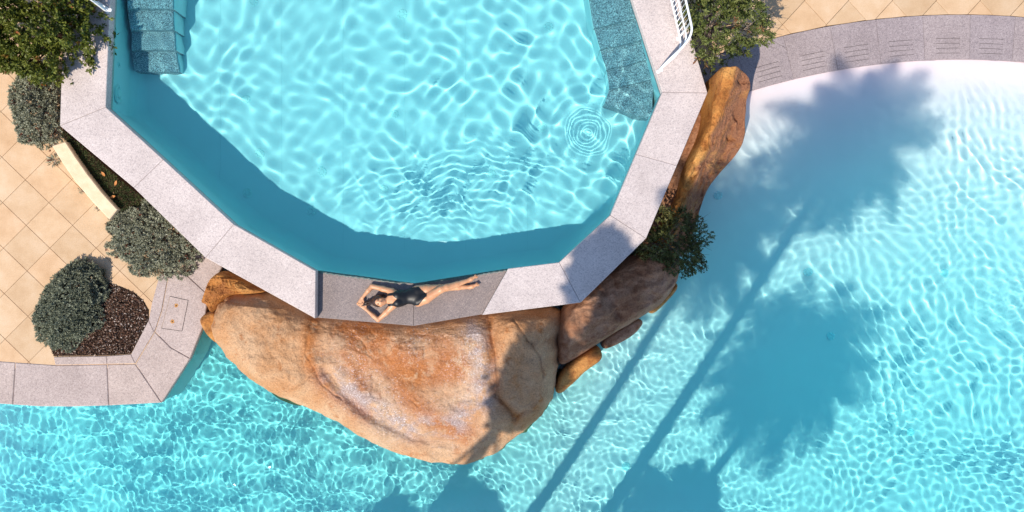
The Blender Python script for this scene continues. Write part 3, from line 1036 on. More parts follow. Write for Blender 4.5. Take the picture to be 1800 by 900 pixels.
lip_a, lip_b = P(560, 560, -0.3), P(980, 545, -0.3)
def boulder_h(X, Y):
    # falls from the spill edge to the pool; broad chute with a raised right shoulder
    yl = np.interp(X, [P(380, 0)[0], P(560, 0)[0], P(727, 0)[0], P(980, 0)[0]], [P(0, 535)[1], P(0, 556)[1], P(0, 575)[1], P(0, 545)[1]])
    t = np.clip((yl - Y) / 2.3, -0.3, 1)
    z = -0.33 - 0.10 * t - 0.36 * np.clip(t, 0, 1) ** 2.2
    chute = gauss(seg_dist(X, Y, [(640, 560), (660, 650), (740, 740)]), 0.95)
    z -= 0.07 * chute
    z += 0.10 * gauss(seg_dist(X, Y, [(925, 560), (935, 640), (905, 710)]), 0.45)
    z += 0.06 * gauss(seg_dist(X, Y, [(450, 560), (470, 620)]), 0.6)
    # groove that parts chute and shoulder
    z -= 0.09 * gauss(seg_dist(X, Y, [(862, 556), (866, 620), (872, 690), (905, 735)]), 0.10)
    # cracks
    for w_, d_, ln in ((0.03, 0.045, [(864, 556), (868, 620), (874, 690), (905, 732), (945, 722)]), (0.022, 0.022, [(548, 566), (543, 620), (570, 676), (600, 700)]), (0.02, 0.035, [(905, 560), (935, 600), (955, 660)]),
                       (0.02, 0.014, [(640, 600), (660, 650), (652, 690)]), (0.018, 0.03, [(505, 690), (548, 660), (560, 640)]), (0.02, 0.014, [(740, 640), (725, 700), (745, 720)])):
        jx = X + 0.05 * fbm(X, Y, 0 * X + 5, 3.0, 3); jy = Y + 0.05 * fbm(X, Y, 0 * X + 9, 3.0, 3)
        z = z - d_ * gauss(seg_dist(jx, jy, ln), w_)
    # lower ledge
    z -= 0.09 * gauss(seg_dist(X, Y, [(575, 650), (625, 715), (720, 772), (800, 785)]), 0.10)
    z += 0.03 * gauss(seg_dist(X, Y, [(545, 560), (548, 610), (600, 700)]), 0.12)
    return np.where(t < 0, np.minimum(z, -0.36), z)
def b_rust(X, Y):
    d = np.minimum.reduce([seg_dist(X, Y, [(552, 566), (548, 640), (585, 690), (640, 730)]) - 0.10,
                           seg_dist(X, Y, [(600, 575), (650, 590), (640, 640)]) - 0.15,
                           seg_dist(X, Y, [(725, 650), (705, 680), (760, 735), (820, 770)]) - 0.17,
                           seg_dist(X, Y, [(860, 560), (868, 650), (880, 700), (910, 735)]) - 0.05,
                           seg_dist(X, Y, [(720, 580), (790, 600), (800, 660)]) - 0.06,
                           seg_dist(X, Y, [(640, 590), (720, 650), (790, 640)]) - 0.34, seg_dist(X, Y, [(610, 620), (640, 680)]) - 0.12])
    return 1 / (1 + np.exp(d / 0.05))
def b_grey(X, Y):
    d = np.minimum.reduce([seg_dist(X, Y, [(830, 570), (850, 640), (845, 700)]) - 0.13,
                           seg_dist(X, Y, [(590, 665), (640, 705), (720, 755), (800, 745), (845, 700)]) - 0.16])
    return 1 / (1 + np.exp(d / 0.07))
def b_wet(X, Y):
    d = np.minimum(seg_dist(X, Y, [(640, 570), (620, 650), (700, 740), (800, 740), (800, 580), (720, 590)]) - 0.55, 1e9)
    w = 1 / (1 + np.exp(d / 0.12))
    return np.clip(w, 0, 1)
bp = [(384, 545), (392, 525), (430, 510), (470, 508), (520, 530), (560, 545), (640, 555), (727, 560), (820, 548), (900, 538), (975, 540), (986, 565), (984, 610), (981, 650),
      (968, 702), (945, 738), (905, 772), (862, 800), (820, 814), (775, 815), (730, 806), (680, 789), (635, 768), (585, 737), (520, 708), (470, 683), (430, 655), (397, 620), (379, 588), (378, 562)]
bo = rock_obj('boulder', bp, -1.0, boulder_h, -2.4, MAT['boulder'], (690, 640), 0.50, 0.085, 1.6, 3.0, 480, 190, {'rust': b_rust, 'grey': b_grey, 'wet': b_wet}, ridged=0.3)
tag(bo, 'huge smooth pink and orange boulder with rusty streaks below the spill edge', 'boulder')

def flat(z, slope=(0, 0), at=(0, 0)):
    a = P(*at, z)
    return lambda X, Y: z + slope[0] * (X - a[0]) + slope[1] * (Y - a[1])

tag(rock_obj('rock', [(357, 529), (366, 508), (376, 488), (395, 476), (422, 484), (455, 500), (470, 512), (440, 517), (408, 519), (388, 534), (375, 549), (368, 538)], -0.75, flat(-0.42, (0.25, 0.15), (400, 505)),
    -1.3, MAT['orange_rock'], (408, 503), 0.14, 0.09, 3.2, 11.0, 130, 44, ridged=0.6, ledge=0.09, smooth=False), 'jagged bright orange rock wedged between terrace slab and the big boulder', 'rock')
tag(rock_obj('rock', [(355, 562), (366, 549), (388, 542), (400, 560), (395, 590), (384, 603), (364, 584)], -0.9, flat(-0.62, (0.1, 0.1), (375, 570)),
    -2.4, MAT['orange_rock'], (378, 570), 0.14, 0.04, 2.5, 21.0, 70, 24), 'small smooth orange rock at the water left of the big boulder', 'rock')
tag(rock_obj('rock', [(470, 676), (500, 684), (530, 712), (505, 708), (480, 694)], -1.06, flat(-1.03, (0, 0), (500, 690)),
    -2.4, MAT['brown_rock'], (500, 692), 0.12, 0.03, 3.0, 27.0, 50, 16), 'low brown stone just under water at the left foot of the boulder', 'rock')

# long orange rock right of the coping: a wedge that climbs towards the top, sunny left facet, ridge, right facet with shade and weathering in its colour
RL = [(1290, 112, 0.62), (1288, 150, 0.42), (1268, 200, -0.10), (1228, 285, -0.42), (1196, 372, -0.66), (1180, 430, -0.76)]
_rl = [P(*p) for p in RL]
def long_parts(X, Y):
    ys = [p[1] for p in _rl][::-1]
    xr = np.interp(Y, ys, [p[0] for p in _rl][::-1])
    top = np.interp(Y, ys, [p[2] for p in RL][::-1])
    rim = np.interp(Y, ys, [0.38, 0.20, -0.42, -0.95, -1.02, -1.02][::-1])
    return X - xr, top, rim
def long_h(X, Y):
    side, top, rim = long_parts(X, Y)
    z = np.where(side > 0, np.maximum(top - 1.05 * side, rim), top + 0.10 * side)
    for (p, q, w, d) in (((1318, 152), (1288, 150), 0.03, 0.06), ((1316, 207), (1300, 190), 0.05, 0.10), ((1312, 236), (1296, 232), 0.03, 0.06), ((1236, 288), (1222, 330), 0.04, 0.08), ((1195, 330), (1240, 300), 0.03, 0.06)):
        z = z - d * gauss(seg_dist(X, Y, [p, q], 0.0), w)
    return z
def long_rim(X, Y):
    side, top, rim = long_parts(X, Y)
    return np.where(side > 0, rim, top - 0.35)
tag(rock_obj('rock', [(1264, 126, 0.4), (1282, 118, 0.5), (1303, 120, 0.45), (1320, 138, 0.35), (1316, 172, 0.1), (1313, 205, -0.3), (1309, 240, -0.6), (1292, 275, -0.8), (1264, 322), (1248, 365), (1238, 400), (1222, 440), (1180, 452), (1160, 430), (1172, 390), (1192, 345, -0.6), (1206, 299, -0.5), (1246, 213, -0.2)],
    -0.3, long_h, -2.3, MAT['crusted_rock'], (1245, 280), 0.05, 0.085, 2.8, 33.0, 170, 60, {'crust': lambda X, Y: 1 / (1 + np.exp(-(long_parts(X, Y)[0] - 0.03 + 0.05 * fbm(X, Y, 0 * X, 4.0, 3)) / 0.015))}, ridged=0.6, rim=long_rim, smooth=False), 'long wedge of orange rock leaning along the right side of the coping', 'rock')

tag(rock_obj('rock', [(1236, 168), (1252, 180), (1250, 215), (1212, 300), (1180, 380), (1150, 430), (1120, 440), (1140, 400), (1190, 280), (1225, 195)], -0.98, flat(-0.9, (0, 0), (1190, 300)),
    -2.3, MAT['brown_rock'], (1198, 300), 0.08, 0.04, 3.0, 71.0, 90, 20), 'dark shaded rubble stone in the gap between coping and long orange rock', 'rock')  # low stone added so the gap looks dark instead of bright water

def mid_h(X, Y):
    d = seg_dist(X, Y, [(1010, 575), (1085, 520), (1150, 470)], -0.6)
    z = -0.42 - 0.55 * np.clip(d - 0.10, 0, 2)
    z = z - 0.12 * gauss(seg_dist(X, Y, [(1055, 500), (1085, 555)], -0.6), 0.10)
    return z
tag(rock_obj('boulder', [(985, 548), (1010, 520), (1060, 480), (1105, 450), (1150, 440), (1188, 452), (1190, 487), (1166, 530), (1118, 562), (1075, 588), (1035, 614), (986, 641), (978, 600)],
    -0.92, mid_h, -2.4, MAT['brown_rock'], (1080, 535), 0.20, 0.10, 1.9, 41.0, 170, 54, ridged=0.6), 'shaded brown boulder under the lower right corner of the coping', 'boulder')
tag(rock_obj('rock', [(1044, 609), (1056, 616), (1056, 632), (1030, 652), (1005, 676), (985, 691), (976, 682), (985, 655), (1008, 630)], -0.98, flat(-0.80, (-0.05, 0.25), (1015, 650)),
    -2.4, MAT['orange_rock'], (1015, 648), 0.09, 0.03, 2.5, 51.0, 80, 24), 'flat orange slab rock at the waterline between the two boulders', 'rock')
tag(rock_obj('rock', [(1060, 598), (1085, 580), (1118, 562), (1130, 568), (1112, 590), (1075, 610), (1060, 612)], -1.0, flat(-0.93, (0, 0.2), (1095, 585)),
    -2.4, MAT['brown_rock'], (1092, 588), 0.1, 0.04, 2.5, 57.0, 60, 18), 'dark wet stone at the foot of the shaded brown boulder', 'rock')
tag(rock_obj('rock', [(1140, 545), (1165, 522), (1186, 498), (1190, 508), (1172, 530), (1150, 550)], -1.0, flat(-0.90, (0, 0.1), (1170, 525)),
    -2.4, MAT['orange_rock'], (1166, 527), 0.08, 0.03, 2.5, 61.0, 50, 16), 'thin orange stone below the right end of the brown boulder', 'rock')

# ------------------------------------------------------------------ handrails
def rail(base_px, foot_path, top_h, label, n_between, parent_z=0.0):
    """base_px: start and end of the straight run on the coping, foot_path: photo points down to the foot"""
    A, B = Vector((*P(*base_px[0]), 0.0)), Vector((*P(*base_px[1]), 0.0))
    r = empty('handrail', (B.x, B.y, 0.0), label, 'handrail')
    F = Vector((*P(*foot_path[-1]), 0.0))
    d = (B - A).normalized()
    def curve(zt, zend, out):
        pts = [A + Vector((0, 0, zt)), B + Vector((0, 0, zt))]
        c1 = B + d * 0.28 + Vector((0, 0, zt))
        c2 = F + (B - F) * 0.30 + Vector((0, 0, zt * 0.55))
        e = F + out + Vector((0, 0, zend))
        for t in np.linspace(0.06, 1, 16):
            p = (1 - t) ** 3 * (B + Vector((0, 0, zt))) + 3 * (1 - t) ** 2 * t * c1 + 3 * (1 - t) * t ** 2 * c2 + t ** 3 * e
            pts.append(p)
        return pts
    link('top_rail', tubes_mesh('top_rail', [(curve(0.92, 0.0, Vector((0, 0, 0))), 0.017)], 10), MAT['steel'], r)
    link('lower_rail', tubes_mesh('lower_rail', [(curve(0.12, 0.0, Vector((0.05, 0.03, 0))), 0.015)], 8), MAT['steel'], r)
    link('middle_rail', tubes_mesh('middle_rail', [(curve(0.52, 0.0, Vector((0.025, 0.015, 0))), 0.013)], 8), MAT['steel'], r)
    L = (B - A).length
    bm = None
    for k in range(n_between):
        p = A + (B - A) * ((k + 0.5) / n_between)
        o = link('baluster', tubes_mesh('baluster', [([p + Vector((0, 0, 0.12)), p + Vector((0, 0, 0.91))], 0.007)], 6), MAT['steel'], r)
    for k in (0.25, 0.97):
        p = A + (B - A) * k
        link('post', tubes_mesh('post', [([p + Vector((0, 0, 0.0)), p + Vector((0, 0, 0.91))], 0.016)], 8), MAT['steel'], r)
    for q in (F, F + Vector((0.05, 0.03, 0)), A + (B - A) * 0.25, A + (B - A) * 0.97):
        link('foot_plate', prism([(q.x + 0.032 * math.cos(a), q.y + 0.032 * math.sin(a)) for a in np.linspace(0, 2 * math.pi, 13)[:-1]], 0.0005, 0.012, 0.003), MAT['steel'], r)
    return r
rail(((1163, -60), (1193, 72)), [(1157, 126)], 0.92, 'curved white steel handrail on the coping beside the right pool steps', 16)
rail(((138, -95), (152, -30)), [(188, 21)], 0.92, 'white steel handrail end on the coping beside the left tree', 8)

# ------------------------------------------------------------------ plants
def leaf_mesh(name, base, dirs, length, width, droop=0.25, rs=None, val=None):
    n = len(base)
    r = rs
    d = dirs / (np.linalg.norm(dirs, axis=1, keepdims=True) + 1e-9)
    a = r.normal(size=(n, 3))
    s = np.cross(d, a)
    s /= np.linalg.norm(s, axis=1, keepdims=True) + 1e-9
    up = np.cross(s, d)
    L = (length * (0.65 + 0.7 * r.random(n)))[:, None]
    Wd = L * width
    v0 = base
    v1 = base + d * L * 0.5 + s * Wd + up * L * 0.06
    v2 = base + d * L - up * L * droop * 0.3
    v3 = base + d * L * 0.5 - s * Wd + up * L * 0.06
    V = np.stack([v0, v1, v2, v3], 1).reshape(-1, 3)
    F = np.arange(4 * n).reshape(n, 4)
    if val is None:
        val = r.random(n)
    return mesh_np(name, V, F, False, {'leaf': np.repeat(val, 4)})

def plant(name, label, px, zb, z_mid, rx, ry, rz, tips, per, leaf, width, mat, seed, lump=0.22, lump_s=2.6, twig=0.09, outward=0.8, fill=0.5,
          stems=14, group=None, cat='shrub', crown='foliage', bare=0, up_only=True, trunk=0.02, rot=0.0, show_twigs=0):
    r = np.random.default_rng(seed)
    cx, cy = P(*px, z_mid)
    root = empty(name, (cx, cy, zb), label, cat, group)
    rx, ry = rx * S * (HC - z_mid) / HC, ry * S * (HC - z_mid) / HC
    u = r.normal(size=(tips, 3))
    u /= np.linalg.norm(u, axis=1, keepdims=True)
    if up_only:
        u[:, 2] = np.where(u[:, 2] < -0.25, -u[:, 2], u[:, 2])
    rad = 1 + lump * fbm(u[:, 0] * 1.0 + seed, u[:, 1], u[:, 2], lump_s, 3)
    depth = np.where(r.random(tips) < fill, 0.62 + 0.38 * r.random(tips) ** 0.6, 1.0)
    rad = rad * depth
    c_, s_ = math.cos(rot), math.sin(rot)
    lx, ly, lz = u[:, 0] * rad * rx, u[:, 1] * rad * ry, u[:, 2] * rad * rz
    X = cx + c_ * lx - s_ * ly; Y = cy + s_ * lx + c_ * ly; Z = z_mid + lz
    tip = np.stack([X, Y, np.maximum(Z, zb + 0.02)], -1)
    nd = np.stack([c_ * u[:, 0] - s_ * u[:, 1], s_ * u[:, 0] + c_ * u[:, 1], u[:, 2] + 0.35], -1) + 0.35 * r.normal(size=(tips, 3))
    nd /= np.linalg.norm(nd, axis=1, keepdims=True)
    k = np.repeat(np.arange(tips), per)
    t = r.random(len(k))
    base = tip[k] - nd[k] * (twig * (1 - t))[:, None] + 0.004 * r.normal(size=(len(k), 3))
    dirs = nd[k] * outward + 0.75 * r.normal(size=(len(k), 3))
    clump = r.random(tips) ** 1.2
    val = np.clip(0.15 + 0.55 * clump[k] + 0.35 * (r.random(len(k)) - 0.35), 0, 0.93)
    odd = r.random(tips) < 0.03
    val = np.where(odd[k], 0.96 + 0.04 * r.random(len(k)), val)
    link(crown, leaf_mesh(crown, base, dirs, leaf, width, 0.25, r, val), mat, root)
    # stems from the base up into the crown
    lst = []
    b0 = Vector((cx, cy, zb))
    sel = r.choice(tips, stems, replace=False)
    for j in sel:
        e = Vector(tip[j])
        m1 = b0.lerp(e, 0.45) + Vector((0.05 * r.normal(), 0.05 * r.normal(), 0.12 * rz))
        lst.append(([b0 + Vector((0.03 * r.normal(), 0.03 * r.normal(), -0.02)), m1, e], [trunk, trunk * 0.55, trunk * 0.15]))
        for q in range(show_twigs):
            e2 = e + Vector(r.normal(size=3)) * 0.10
            lst.append(([m1.lerp(e, 0.5), e2], [trunk * 0.35, trunk * 0.12]))
    link('stem', tubes_mesh('stem', lst, 5), MAT['twig'], root)
    return root

# tree spreading over the upper left corner
plant('tree', 'leafy green tree spreading over the upper left corner of the terrace', (62, 35), ZD, 0.0, 116, 100, 0.85, 2300, 16, 0.062, 0.26, MAT['leaf_green'], 101, lump=0.38, lump_s=2.4, twig=0.14, fill=0.42, stems=26, cat='tree', crown='crown', trunk=0.05)
# grey-green clipped shrubs
plant('shrub', 'grey green shrub with red buds below the corner tree, against the coping', (72, 188), ZD, -0.72, 44, 66, 0.42, 1900, 16, 0.036, 0.22, MAT['leaf_grey'], 102, lump=0.24, twig=0.05, fill=0.35, group=None)
plant('shrub', 'broad grey green shrub between the cream wall end and the coping', (272, 418), ZD, -0.78, 84, 62, 0.34, 2900, 16, 0.036, 0.22, MAT['leaf_grey'], 103, lump=0.26, twig=0.05, fill=0.35, rot=-0.42)
plant('shrub', 'rounded dark slate green shrub growing in the bark mulch bed', (126, 538), ZD, -0.82, 52, 80, 0.32, 3000, 16, 0.036, 0.2, MAT['leaf_slate'], 104, lump=0.20, twig=0.06, fill=0.35, rot=-0.5)
# open leafy bush over the top of the orange rock
plant('bush', 'open leafy bush with pale twigs above the top of the long orange rock', (1262, 34), ZG, -0.35, 78, 82, 0.85, 640, 16, 0.06, 0.2, MAT['leaf_olive'], 105, lump=0.42, lump_s=2.2, twig=0.16, fill=0.5, stems=46, trunk=0.016, show_twigs=3, cat='bush')
plant('bush', 'dark sparse bush rooted among the shaded rocks beside the coping', (1172, 422), -0.9, -0.50, 72, 52, 0.36, 560, 15, 0.05, 0.22, MAT['leaf_dark'], 106, lump=0.45, lump_s=2.2, twig=0.14, fill=0.5, stems=44, trunk=0.012, show_twigs=3, cat='bush', rot=-0.3)

# small weeds in the paving joints
def weed(px, z, r_, label, seed, n_=46):
    r = np.random.default_rng(seed)
    cx, cy = P(*px, z)
    root = empty('weed', (cx, cy, z), label, 'weed')
    a = r.random(n_) * 6.283
    q = r_ * np.sqrt(r.random(n_))
    base = np.stack([cx + 0.5 * q * np.cos(a), cy + 0.5 * q * np.sin(a), z + 0.01 + 0.05 * r.random(n_)], -1)
    dirs = np.stack([np.cos(a), np.sin(a), 0.3 + 0.4 * r.random(n_)], -1)
    link('leaves', leaf_mesh('leaves', base, dirs, r_ * 0.55, 0.16, 0.3, r), MAT['leaf_grey'], root)
    lst = [([(cx, cy, z), (cx + r_ * 0.8 * math.cos(k), cy + r_ * 0.8 * math.sin(k), z + 0.03)], [0.004, 0.002]) for k in r.random(7) * 6.283]
    link('stem', tubes_mesh('stem', lst, 4), MAT['twig'], root)
weed((97, 283), ZD, 0.13, 'straggly weed at the paving beside the upper half of the cream wall', 1)
weed((60, 250), ZD, 0.085, 'tiny green weed on the tiles just left of the cream wall top', 2, 30)
weed((146, 335), ZD, 0.075, 'thin dry weed at the foot of the cream wall, middle', 3, 22)
weed((172, 368), ZD, 0.06, 'thin dry weed at the foot of the cream wall, lower end', 4, 18)

# low curved cream wall and the grass strip behind it
cw_o = [(91, 256), (110, 287), (133, 320), (160, 352), (192, 386)]
cw_i = [(206, 368), (178, 337), (153, 305), (132, 275), (115, 249)]
cw = link('garden_wall', prism([P(*p, -0.52) for p in cw_o + cw_i], ZD - 0.05, -0.52, 0.012), MAT['cream'])
tag(cw, 'low curved cream rendered garden wall beside the grass strip', 'wall')
gp = [P(*p, -0.66) for p in ((112, 240), (153, 303), (208, 372), (240, 380), (262, 358), (180, 290), (108, 226))]
bed = tag(link('planting_bed', prism(gp, ZD - 0.05, -0.66, 0.005), MAT['soil']), kind='structure')
r = np.random.default_rng(5)
bx = [p[0] for p in gp]; by = [p[1] for p in gp]
X, Y = r.uniform(min(bx), max(bx), 16000), r.uniform(min(by), max(by), 16000)
k = inpoly(X, Y, gp)
X, Y = X[k], Y[k]
base = np.stack([X, Y, 0 * X - 0.662], -1)
dirs = np.stack([0.5 * r.normal(size=len(X)), 0.5 * r.normal(size=len(X)), 0.6 + 0 * X], -1)
gv = np.clip(0.3 + 0.35 * fbm(X, Y, 0 * X, 4.0, 3) + 0.35 * r.random(len(X)), 0, 0.94)
gv = np.where(r.random(len(X)) < 0.02, 1.0, gv)
tag(link('grass', leaf_mesh('grass', base, dirs, 0.045, 0.10, 0.3, r, gv), MAT['grass']), 'short green grass between the cream wall and the coping', 'grass', kind='stuff')
for i, (px, a) in enumerate((((199, 346), 0.3), ((204, 322), 1.2), ((182, 306), 2.2))):
    cx, cy = P(*px, -0.62)
    L_, w_ = 0.045, 0.022
    V = []
    for t in np.linspace(0, 1, 7):
        ww = w_ * math.sin(math.pi * (0.08 + 0.84 * t))
        for s_ in (-1, 0, 1):
            V.append((cx + (t - 0.5) * 2 * L_ * math.cos(a) - s_ * ww * math.sin(a), cy + (t - 0.5) * 2 * L_ * math.sin(a) + s_ * ww * math.cos(a), -0.615 + 0.008 * abs(s_) + 0.01 * t * t))
    F = [[k * 3 + j, k * 3 + j + 1, k * 3 + j + 4, k * 3 + j + 3] for k in range(6) for j in range(2)]
    me = mesh_py('fallen_leaf', V, F, True)
    tag(link('fallen_leaf', me, MAT['leaf_dry']), ['orange fallen leaf on the lower part of the grass strip', 'brown fallen leaf on the grass strip against the coping', 'brown fallen leaf on the upper part of the grass strip'][i], 'leaf')

# bark mulch bed
mp = [(214, 504), (236, 514), (252, 528), (262, 545), (262, 563), (230.5, 622), (187, 625), (95, 626), (88, 610), (80, 560), (120, 510), (170, 490)]
mw = [P(*p, ZD) for p in mp]
tag(link('planting_bed', prism(mw, ZD - 0.05, ZD + 0.006, 0.004), MAT['soil']), kind='structure')
N = 15000
bx = [p[0] for p in mw]; by = [p[1] for p in mw]
X, Y = r.uniform(min(bx), max(bx), N), r.uniform(min(by), max(by), N)
k = inpoly(X, Y, offset(ccw(mw), 0.02))
X, Y = X[k], Y[k]
base = np.stack([X, Y, ZD + 0.008 + 0.016 * r.random(len(X))], -1)
dirs = np.stack([r.normal(size=len(X)), r.normal(size=len(X)), 0.25 * r.normal(size=len(X))], -1)
mv = np.clip(r.random(len(X)) ** 1.4, 0, 0.9)
mv = np.where(r.random(len(X)) < 0.05, 0.97, mv)
tag(link('bark_mulch', leaf_mesh('bark_mulch', base, dirs, 0.034, 0.28, 0.2, r, mv), MAT['mulch']), 'brown bark mulch covering the planter by the pool edge', 'mulch', kind='stuff')

# ------------------------------------------------------------------ tall trees beyond the pool whose shade falls across it
def shade_tree(label, base, blobs, seed, trunk_top, r0=0.16):
    """base: trunk foot xy; blobs: (photo px of the shade, level of the shaded surface, crown height, radius m)"""
    r = np.random.default_rng(seed)
    z0 = ZD - 0.02
    root = empty('tall_tree', (base[0], base[1], z0), label, 'tree', 'tall trees beyond the lower edge of the pool')
    B, D, lst = [], [], []
    b0 = Vector((base[0], base[1], z0))
    tt = Vector(trunk_top)
    for (px, zs, zc, rad) in blobs:
        if zs < ZW2:       # shaded point lies under water: follow the refracted ray
            X, Y = U(*px, zs, ZW2)
            th = math.asin(math.cos(SUN_EL) / 1.33)
            back = (ZW2 - zs) * math.tan(th) + (zc - ZW2) / math.tan(SUN_EL)
        else:
            X, Y = P(*px, zs)
            back = (zc - zs) / math.tan(SUN_EL)
        c = np.array([X - SH[0] * back, Y - SH[1] * back, zc])
        n = int(5200 * rad * rad + 420)
        u = r.normal(size=(n, 3)); u /= np.linalg.norm(u, axis=1, keepdims=True)
        q = r.random(n) ** 0.45
        rr_ = (1 + 0.3 * fbm(u[:, 0] + seed, u[:, 1], u[:, 2], 2.5, 2)) * q
        p = c + u * (rr_ * rad)[:, None] * np.array([1, 1, 0.6])
        B.append(p); D.append(u + 0.8 * r.normal(size=(n, 3)))
        e = Vector(c)
        m1 = tt.lerp(e, 0.5) + Vector((0, 0, 0.25))
        lst.append(([tt - Vector((0, 0, 0.6)), m1, e], [r0 * 0.3, r0 * 0.2, r0 * 0.08]))
    B = np.concatenate(B); D = np.concatenate(D)
    link('crown', leaf_mesh('crown', B, D, 0.17, 0.30, 0.3, r), MAT['leaf_dark'], root)
    mid = b0.lerp(tt, 0.5) + Vector((0.05, 0.03, 0))
    link('trunk', tubes_mesh('trunk', [([b0 - Vector((0, 0, 0.3)), mid, tt], [r0, r0 * 0.85, r0 * 0.6])], 10), MAT['twig'], root)
    link('limb', tubes_mesh('limb', lst, 6), MAT['twig'], root)
    return root

shade_tree('tall tree left of the others, its shade lying on coping and boulder', (-3.3, -7.5), [
    ((1062, 455), 0.0, 7.4, 0.40), ((1035, 500), 0.0, 7.2, 0.34), ((962, 610), -0.6, 6.9, 0.46), ((935, 665), -0.7, 6.7, 0.52), ((925, 705), -0.8, 6.5, 0.42),
    ((1110, 520), -0.6, 7.2, 0.45), ((1080, 570), -0.8, 6.9, 0.4), ((840, 882), -2.2, 5.7, 0.42), ((700, 905), -2.2, 5.3, 0.38)], 1, (-3.2, -7.3, 6.8))

def palm(label, base, px, zs, zc, L_, nf, seed, r0=0.13):
    """feather palm: px is where the middle of its crown's shade falls on the surface at zs"""
    r = np.random.default_rng(seed)
    z0 = ZD - 0.02
    X, Y = U(*px, zs, ZW2)
    th = math.asin(math.cos(SUN_EL) / 1.33)
    back = (ZW2 - zs) * math.tan(th) + (zc - ZW2) / math.tan(SUN_EL)
    c = np.array([X - SH[0] * back, Y - SH[1] * back, zc])
    root = empty('palm_tree', (base[0], base[1], z0), label, 'palm', 'palms beyond the lower edge of the pool')
    V, F, stems = [], [], []
    for k in range(nf):
        az = 2.399963 * k + 0.3 * r.random()
        el = math.radians(78 - 118 * (k / nf) + 8 * r.normal())
        L = L_ * (0.8 + 0.35 * r.random())
        h = np.array([math.cos(az), math.sin(az), 0.0])
        pts = []
        p = c.copy(); e = el
        n = 12
        for q in range(n + 1):
            pts.append(p.copy())
            p = p + (h * math.cos(e) + np.array([0, 0, 1]) * math.sin(e)) * L / n
            e -= math.radians(6.5)
        pts = np.array(pts)
        stems.append(([tuple(x) for x in pts], [0.03 * (1 - 0.85 * t / n) for t in range(n + 1)]))
        sd = np.cross(h, (0, 0, 1))
        for q in range(2, 2 * n + 1):
            t = q / 2.0
            i0 = min(int(t), n - 1)
            b = pts[i0] + (pts[i0 + 1] - pts[i0]) * (t - i0)
            d = pts[i0 + 1] - pts[i0]; d = d / np.linalg.norm(d)
            w = math.sin(math.pi * min(1, 0.12 + 0.86 * t / n)) ** 0.6
            for s_ in (-1, 1):
                dirv = sd * s_ * 0.85 + d * 0.65 + np.array([0, 0, -0.25 - 0.2 * r.random()])
                dirv /= np.linalg.norm(dirv)
                ll = 0.42 * w * (0.85 + 0.3 * r.random())
                nn = d * 0.028
                j0 = len(V)
                V += [b - nn, b + nn, b + dirv * ll * 0.6 + nn * 0.8, b + dirv * ll, b + dirv * ll * 0.6 - nn * 0.8]
                F.append([j0, j0 + 1, j0 + 2, j0 + 3, j0 + 4])
    me = mesh_np('crown', np.array(V), np.array(F), False, {'leaf': np.repeat(r.random(len(F)), 5)})
    link('crown', me, MAT['leaf_dark'], root)
    link('frond_rib', tubes_mesh('frond_rib', stems, 4), MAT['twig'], root)
    b0, tt = Vector((base[0], base[1], z0 - 0.3)), Vector(c) + Vector((0, 0, 0.05))
    pl = [b0.lerp(tt, t) + Vector((0.10, -0.05, 0)) * math.sin(math.pi * t) for t in np.linspace(0, 1, 12)]
    link('trunk', tubes_mesh('trunk', [(pl, [r0 * (1.15 - 0.3 * t) for t in np.linspace(0, 1, 12)])], 10), MAT['twig'], root)
    return root
def on_streak(px, zs, Yb):
    """trunk foot at world y = Yb on the line along which the sun throws a shadow through photo point px"""
    X, Y = U(*px, zs, ZW2)
    th = math.asin(math.cos(SUN_EL) / 1.33)
    bk = (ZW2 - zs) * math.tan(th)
    X, Y = X - SH[0] * bk, Y - SH[1] * bk
    t = (Y - Yb) / SH[1]
    return (X - SH[0] * t, Yb)
palm('palm whose trunk shade runs close beside the brown boulder', on_streak((1010, 770), -2.1, -7.2), (1262, 385), -2.0, 8.0, 1.45, 46, 2, 0.105)
palm('tallest palm, its crown shade reaching the shallow beach end', on_streak((1190, 700), -2.1, -7.4), (1490, 245), -1.5, 9.2, 1.55, 50, 3, 0.115)
palm('broad palm whose crown shade lies in the middle of the lower pool', on_streak((1245, 760), -2.1, -7.3), (1388, 638), -2.1, 6.2, 1.75, 60, 4, 0.10)
palm('low palm near the lower pool edge, shading the deep end', on_streak((1130, 900), -2.1, -7.6), (1175, 900), -2.1, 3.6, 1.0, 34, 5, 0.12)
